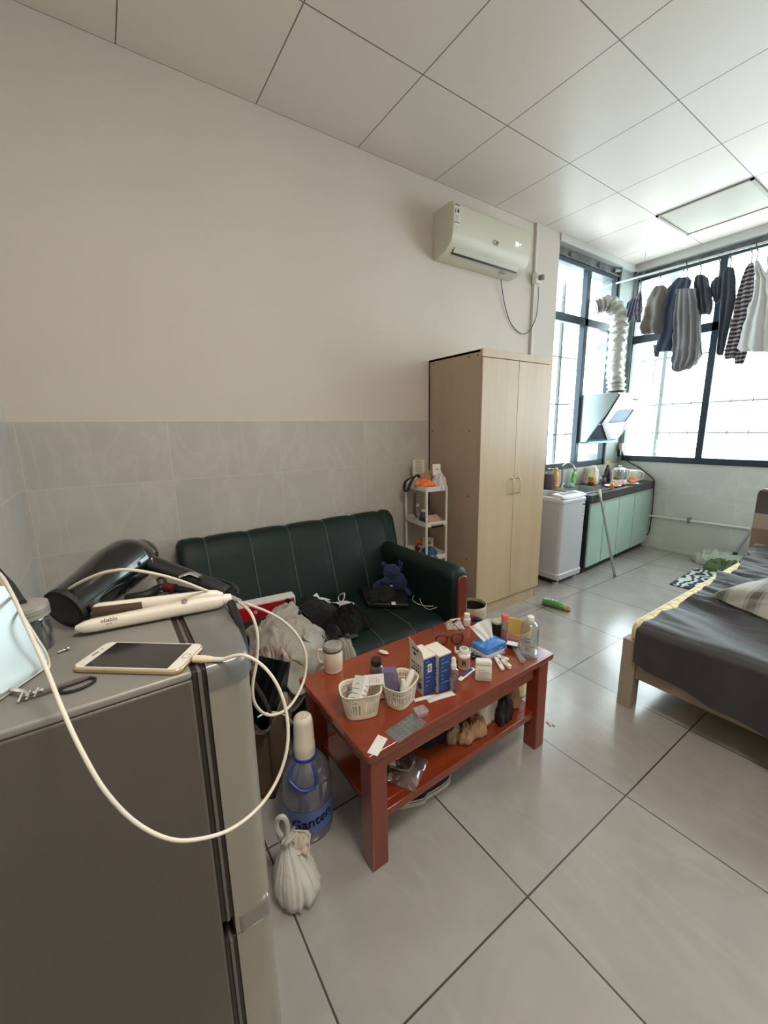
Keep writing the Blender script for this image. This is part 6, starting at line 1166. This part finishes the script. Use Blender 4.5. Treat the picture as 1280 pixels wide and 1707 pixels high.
heap('white_bag', 'white plastic bag crumpled against the tiles behind the seasonings', 'bag', (.06, 4.80), .07, .12, .17, .1, 143, MATS['white_film'], base=lambda x, y: K, fold=4)
heap('yellow_bag', 'small yellow packet behind the brown sauce jar', 'packet', (.13, 4.68), .05, .06, .10, .1, 145, mat('packet_yellow', (204, 188, 120), .4, bump=.5, bs=40, c2=(190, 176, 150), vs=20), base=lambda x, y: K, fold=4)
kbot('sauce_jar', 'brown sauce jar with a yellow label on the worktop', kz(985, 809), [(.001, 0), (.030, 0), (.032, .004), (.032, .075), (.027, .085)], mat('chili_brown', (104, 44, 24), .2, coat=.5), [(.030, .083), (.030, .10), (.001, .101)], mat('gold_lid', (196, 176, 120), .35, .4), 'jar', (.0325, .035, .072), mat('label_gold', (214, 180, 84), .5, c2=(150, 60, 40), vs=60))
kbot('soy_sauce_bottle', 'dark soy sauce bottle with a yellow neck label near the corner column', Vector((.07, 5.10, K)), [(.001, 0), (.030, 0), (.032, .005), (.032, .11), (.016, .16), (.013, .20)], mat('soy_black', (22, 26, 30), .12, coat=.6), [(.015, .185), (.0155, .225), (.001, .227)], mat('yellow_neck', (200, 180, 110), .5), 'bottle')
kbot('small_dark_bottle', 'small dark bottle with a black cap beside the forked rod tip', kz(1006, 806), [(.001, 0), (.022, 0), (.023, .003), (.023, .06), (.016, .07)], mat('smoked_glass', (84, 84, 92), .2, coat=.4), [(.019, .068), (.019, .095), (.001, .096)], black, 'bottle')
kbot('orange_bottle', 'slim pale bottle with an orange base in front of the sink', Vector((.40, 4.56, K)), [(.001, 0), (.018, 0), (.019, .003), (.019, .05), (.008, .07), (.007, .17)], mat('pale_amber', (216, 180, 140), .3, coat=.3), [(.011, .165), (.012, .185), (.001, .19)], MATS['beige_film'] if 0 else mat('cork_tan', (206, 190, 160), .5), 'bottle', (.0195, .005, .035), mat('label_red_orange', (206, 110, 60), .5))
# glass pot, white kettle, plates
p = Vector((.24, 5.03, K)); t = thing('glass_kettle', 'clear glass health kettle with a white base and handle on the worktop', 'kettle', p)
b = MB(); b.lathe([(.001, 0), (.074, 0), (.078, .006), (.076, .03), (.066, .038), (.001, .038)], p, 32); b.build('base', white, t)
b = MB(); b.lathe([(.062, .038), (.070, .05), (.070, .12), (.064, .145), (.062, .150)], p, 36, caps=False); b.build('glass_body', glassy('kettle_glass', (224, 228, 228), .14, .03, .06), t)
b = MB(); b.lathe([(.065, .148), (.066, .152), (.045, .168), (.012, .174), (.012, .182), (.016, .188), (.012, .196), (.001, .197)], p, 30); b.build('lid', mat('lid_silver', (200, 200, 196), .3, .4), t)
S = Vector((.5, .85, 0)).normalized(); b = MB(); b.tube([p+S*.066+Z*.145, p+S*.10+Z*.14, p+S*.112+Z*.10, p+S*.10+Z*.05, p+S*.074+Z*.025], .009, 10, smooth=4); b.build('handle', white, t)
b = MB(); b.lathe([(.001, .04), (.064, .05), (.064, .07), (.001, .07)], p, 28); b.build('strainer', steel, t)
p = Vector((.25, 5.27, K)); t = thing('electric_kettle', 'cream box-shaped kettle with handle next to the glass kettle', 'kettle', p)
b = MB(); b.T = frame(p, R(-4)); b.loft([[(x*k, y*k, z) for x, y in rect_r(.15, .19, .03, 5)] for z, k in ((0, .96), (.006, 1), (.115, .97), (.128, .9), (.13, .8))]); b.build('body', mat('cream_green', (206, 208, 186), .35, coat=.2), t, ang=45)
b = MB(); b.T = frame(p, R(-4)); b.tube([(.074, .02, .115), (.11, .03, .11), (.118, .035, .07), (.11, .03, .03), (.074, .02, .02)], .008, 8, smooth=4); b.build('handle', white, t)
b = MB(); p = Vector((.20, 5.42, K)); b.box(p.x-.10, p.x+.02, p.y-.02, p.y+.03, K, K+.11); tag(b.build('clear_container', MATS['clear_plastic'], loc=p), 'clear container at the far wall end of the worktop', 'container')
for i, (x, y, l) in enumerate(((.33, 4.72, 'white plate with scraps on the front of the worktop near the rod'), (.37, 5.02, 'white tray by the worktop edge in front of the glass kettle'))):
    p = Vector((x, y, K)); b = MB(); b.lathe([(.001, 0), (.045, 0), (.075, .012), (.073, .014), (.044, .003), (.001, .003)], p, 30, sy=1.3); tag(b.build('plate', white, loc=p), l, 'plate')
heap('snack_packet', 'pinkish plastic snack packet lying at the front of the worktop', 'packet', (.34, 4.86), .05, .10, .035, .05, 151, mat('salmon_packet', (206, 160, 140), .4, bump=.5, bs=40), base=lambda x, y: K+.004, fold=6)
heap('orange_packet', 'orange packet at the front edge of the worktop nearest the far wall', 'packet', (.36, 5.10), .04, .06, .03, .05, 153, mat('orange_packet_m', (206, 140, 96), .4, bump=.5, bs=40), base=lambda x, y: K+.015, fold=6)
p = kz(977, 807); b = MB(); b.ball(p+Z*.018, (.02, .02, .018), 14); tag(b.build('garlic_bulb', mat('garlic', (206, 196, 200), .6), loc=p), 'garlic bulb beside the sauce jar', 'garlic')
p = kz(998, 803); b = MB(); b.ball(p+Z*.03, (.03, .03, .03), 14); tag(b.build('onion', mat('onion_pink', (196, 160, 170), .5), loc=p), 'pinkish onion between sauce jar and small dark bottle', 'onion')
t = thing('gas_switch', 'white wall socket with a black plug on the corner window frame', 'socket', (.04, 5.44, 1.10)); b = MB(); b.box(.015, .055, 5.42, 5.458, 1.10, 1.19); b.build('box', white, t, bevel=.003); b = MB(); b.box(.02, .05, 5.39, 5.42, 1.04, 1.12); b.build('plug', black, t, bevel=.004)
# ================================================================ THE CLOTHES LINE
b = MB(); LY = 5.10; b.tube([(-.02, LY, 2.892), (3.5, LY, 2.825)], .0095, 12); t = thing('clothes_pole', 'long white clothes pole hung under the ceiling across the far window', 'pole', (1.7, LY, 2.86)); b.build('pole', mat('pole_white', (206, 208, 204), .35), t)
for x in (.25, 1.9, 3.2): b2 = MB(); b2.tube([(x, LY, 2.88), (x, LY, H)], .0025, 6); b2.build('hanging_wire', MATS['ink_grey'], t)
def lz(x): return 2.892-(x+.02)*.01903
def garment(name, label, rows, m, th=.045, y=LY, folds=4, seed=1, cat='garment', hang=True, hem=.012, sub=6, n=72, group='clothes drying on the pole'):
    """closed hollow cloth hung from the pole; rows are (v, u_left, u_right) outline rows of the thing at its own distance"""
    R_ = []
    for v, ul, ur in rows:
        a, c = aty(ul, v, y), aty(ur, v, y); R_.append((a.x, c.x, (a.z+c.z)/2, (c.z-a.z)))
    out = []
    for i in range(len(R_)-1):
        for k in range(sub):
            t_ = k/sub; s_ = t_*t_*(3-2*t_)*.5+t_*.5; out.append([R_[i][q]*(1-s_)+R_[i+1][q]*s_ for q in range(4)])
    out.append(list(R_[-1])); Zt, Zb = out[0][2], out[-1][2]; rings = []
    for i, (xl, xr, z, tl) in enumerate(out):
        f = (Zt-z)/(Zt-Zb+1e-6); cx, hw = (xl+xr)/2, max(.004, (xr-xl)/2); T_ = th*(.35+.65*min(1, f*3))*min(1, hw/.05+.25); ring = []
        for j in range(n):
            a = 2*math.pi*j/n; ca, sa = math.cos(a), math.sin(a); x = cx+hw*math.copysign(abs(ca)**.8, ca)*(1+.16*noise.noise(Vector((z*13, seed, 1 if ca > 0 else 7)))+.06*noise.noise(Vector((z*31, seed, 3 if ca > 0 else 9))))
            fl = math.sin((x-cx)/hw*folds*2.2+seed+1.4*noise.noise(Vector((x*6, z*3, seed))))*.35+.8*noise.noise(Vector((x*14, z*3.0, seed+4)))+.5*noise.noise(Vector((x*9, z*14, seed+8)))
            yy = y+math.copysign(abs(sa)**.8, sa)*T_*.6+fl*T_*.75
            ring.append((x, yy, z+tl*(x-cx)/(2*hw)*.9+hem*2.2*noise.noise(Vector((x*14, seed, 2)))*max(0, f-.6)*2.5+.012*noise.noise(Vector((x*16, seed, 5)))*max(0, .25-f)*4))
        rings.append(ring)
    b = MB(); b.loft(rings); o = b.build(name, m, loc=((R_[0][0]+R_[0][1])/2, y, R_[0][2]), ang=120)
    if hang:
        xc = (R_[0][0]+R_[0][1])/2; zt = R_[0][2]; zp = lz(xc); b = MB(); b.tube([(xc, y, zt-.01), (xc, y-.0, (zt+zp)/2), (xc-.018, y, zp-.008), (xc-.012, y, zp+.014), (xc+.012, y, zp+.015), (xc+.018, y, zp)], .0045, 6, smooth=4)
        h = b.build('hanger_hook', mat('hanger_dark', (60, 62, 66), .4), None, loc=(0, 0, 0)); h.data.transform(o.matrix_world.inverted() @ h.matrix_world); h.matrix_world = Matrix.Identity(4); h.parent = o
    tag(o, label, cat, group); return o
navy = cloth('navy_jersey', (62, 70, 88)); gbr = cloth('grey_brown_nylon', (124, 120, 116)); gtr = cloth('grey_trouser', (122, 122, 126)); dkg = cloth('dark_slate', (66, 72, 82)); ltg = cloth('light_grey_cotton', (200, 202, 202))
garment('underwear', 'small dark socks at the left end of the clothes pole', [(497, 1054, 1060), (505, 1046, 1060), (520, 1043, 1056), (534, 1039, 1052), (537, 1039, 1048)], navy, .02, seed=1)
garment('underwear', 'small patterned cloth hanging just right of the socks', [(485, 1066, 1069), (500, 1058, 1071), (520, 1052, 1071), (532, 1056, 1069), (537, 1060, 1068)], cloth('patterned_grey', (120, 112, 120), c2=(54, 56, 70), vs=26), .02, seed=2)
garment('jacket', 'grey-brown jacket, leftmost of the large garments on the pole', [(476, 1094, 1106), (483, 1086, 1112), (500, 1078, 1110), (530, 1070, 1108), (548, 1066, 1106), (556, 1070, 1104)], gbr, .06, seed=3, folds=3)
garment('knit_top', 'dark navy top with frayed hem behind the grey trousers', [(462, 1130, 1148), (468, 1122, 1152), (480, 1112, 1150), (520, 1104, 1140), (560, 1098, 1134), (582, 1089, 1130), (586, 1092, 1125)], navy, .05, y=LY+.03, seed=4)
garment('garment_strap', 'torn dark strip hanging below the navy top', [(575, 1088, 1100), (585, 1090, 1100), (594, 1091, 1098)], navy, .012, y=LY+.03, seed=14, hang=False)
garment('trousers', 'mid-grey trousers hanging lowest in the middle of the pole', [(481, 1127, 1160), (500, 1126, 1162), (540, 1124, 1166), (580, 1120, 1168), (600, 1119, 1164), (612, 1119, 1155), (617, 1124, 1150)], gtr, .05, y=LY-.05, seed=5, folds=6)
garment('dark_hood', 'dark garment with a rounded top at the centre of the pole', [(458, 1162, 1172), (464, 1158, 1180), (480, 1157, 1184), (505, 1160, 1188), (520, 1164, 1186), (525, 1168, 1182)], dkg, .06, seed=6)
garment('cardigan', 'grey garment with a pointed front right of the trousers', [(500, 1160, 1172), (530, 1158, 1168), (560, 1156, 1168), (590, 1154, 1170), (600, 1152, 1164), (608, 1152, 1160)], gbr, .04, y=LY+.06, seed=7, hang=False)
garment('scarf', 'small bunched dark cloth between the hood and the long black dress', [(461, 1194, 1202), (470, 1186, 1204), (485, 1184, 1204), (500, 1190, 1198), (503, 1192, 1196)], dkg, .03, seed=8)
garment('dress', 'long slim black dress hanging right of centre', [(445, 1212, 1222), (452, 1206, 1224), (470, 1202, 1226), (500, 1200, 1226), (560, 1196, 1212), (588, 1194, 1206), (592, 1197, 1205)], cloth('washed_black', (58, 66, 76)), .045, seed=9, folds=3)
strp = bpy.data.materials.new('striped_knit'); strp.use_nodes = True; nt = strp.node_tree; sb = nt.nodes['Principled BSDF']; sb.inputs['Roughness'].default_value = .9
tc = nt.nodes.new('ShaderNodeTexCoord'); wv = nt.nodes.new('ShaderNodeTexWave'); wv.bands_direction = 'Z'; wv.inputs['Scale'].default_value = 9; wv.inputs['Distortion'].default_value = .8; rp = nt.nodes.new('ShaderNodeValToRGB'); rp.color_ramp.elements[0].position = .45; rp.color_ramp.elements[1].position = .6; rp.color_ramp.elements[0].color = (*lin((52, 46, 58)), 1); rp.color_ramp.elements[1].color = (*lin((158, 150, 154)), 1)
nt.links.new(tc.outputs['Object'], wv.inputs[0]); nt.links.new(wv.outputs[0], rp.inputs[0]); nt.links.new(rp.outputs[0], sb.inputs[0])
garment('striped_sweater', 'dark and grey striped sweater with a long sleeve', [(438, 1248, 1256), (448, 1242, 1258), (480, 1232, 1258), (520, 1224, 1254), (560, 1214, 1244), (590, 1208, 1232), (597, 1210, 1224)], strp, .05, seed=10, folds=3)
garment('sweater_sleeve', 'striped sleeve end below the striped sweater', [(583, 1226, 1248), (595, 1225, 1244), (607, 1224, 1240)], strp, .025, seed=15, hang=False)
garment('blouse', 'white sheer top at the right end of the pole', [(435, 1258, 1264), (448, 1257, 1272), (465, 1258, 1284), (500, 1250, 1292), (545, 1238, 1292), (580, 1230, 1290), (586, 1234, 1288)], ltg, .05, y=LY-.03, seed=11, folds=4)
garment('white_trousers', 'pale trousers hanging at the right edge of the photo', [(420, 1282, 1310), (450, 1276, 1330), (500, 1270, 1335), (560, 1262, 1335), (582, 1258, 1330)], cloth('off_white_cotton', (196, 198, 198)), .05, y=LY+.05, seed=12, folds=5)
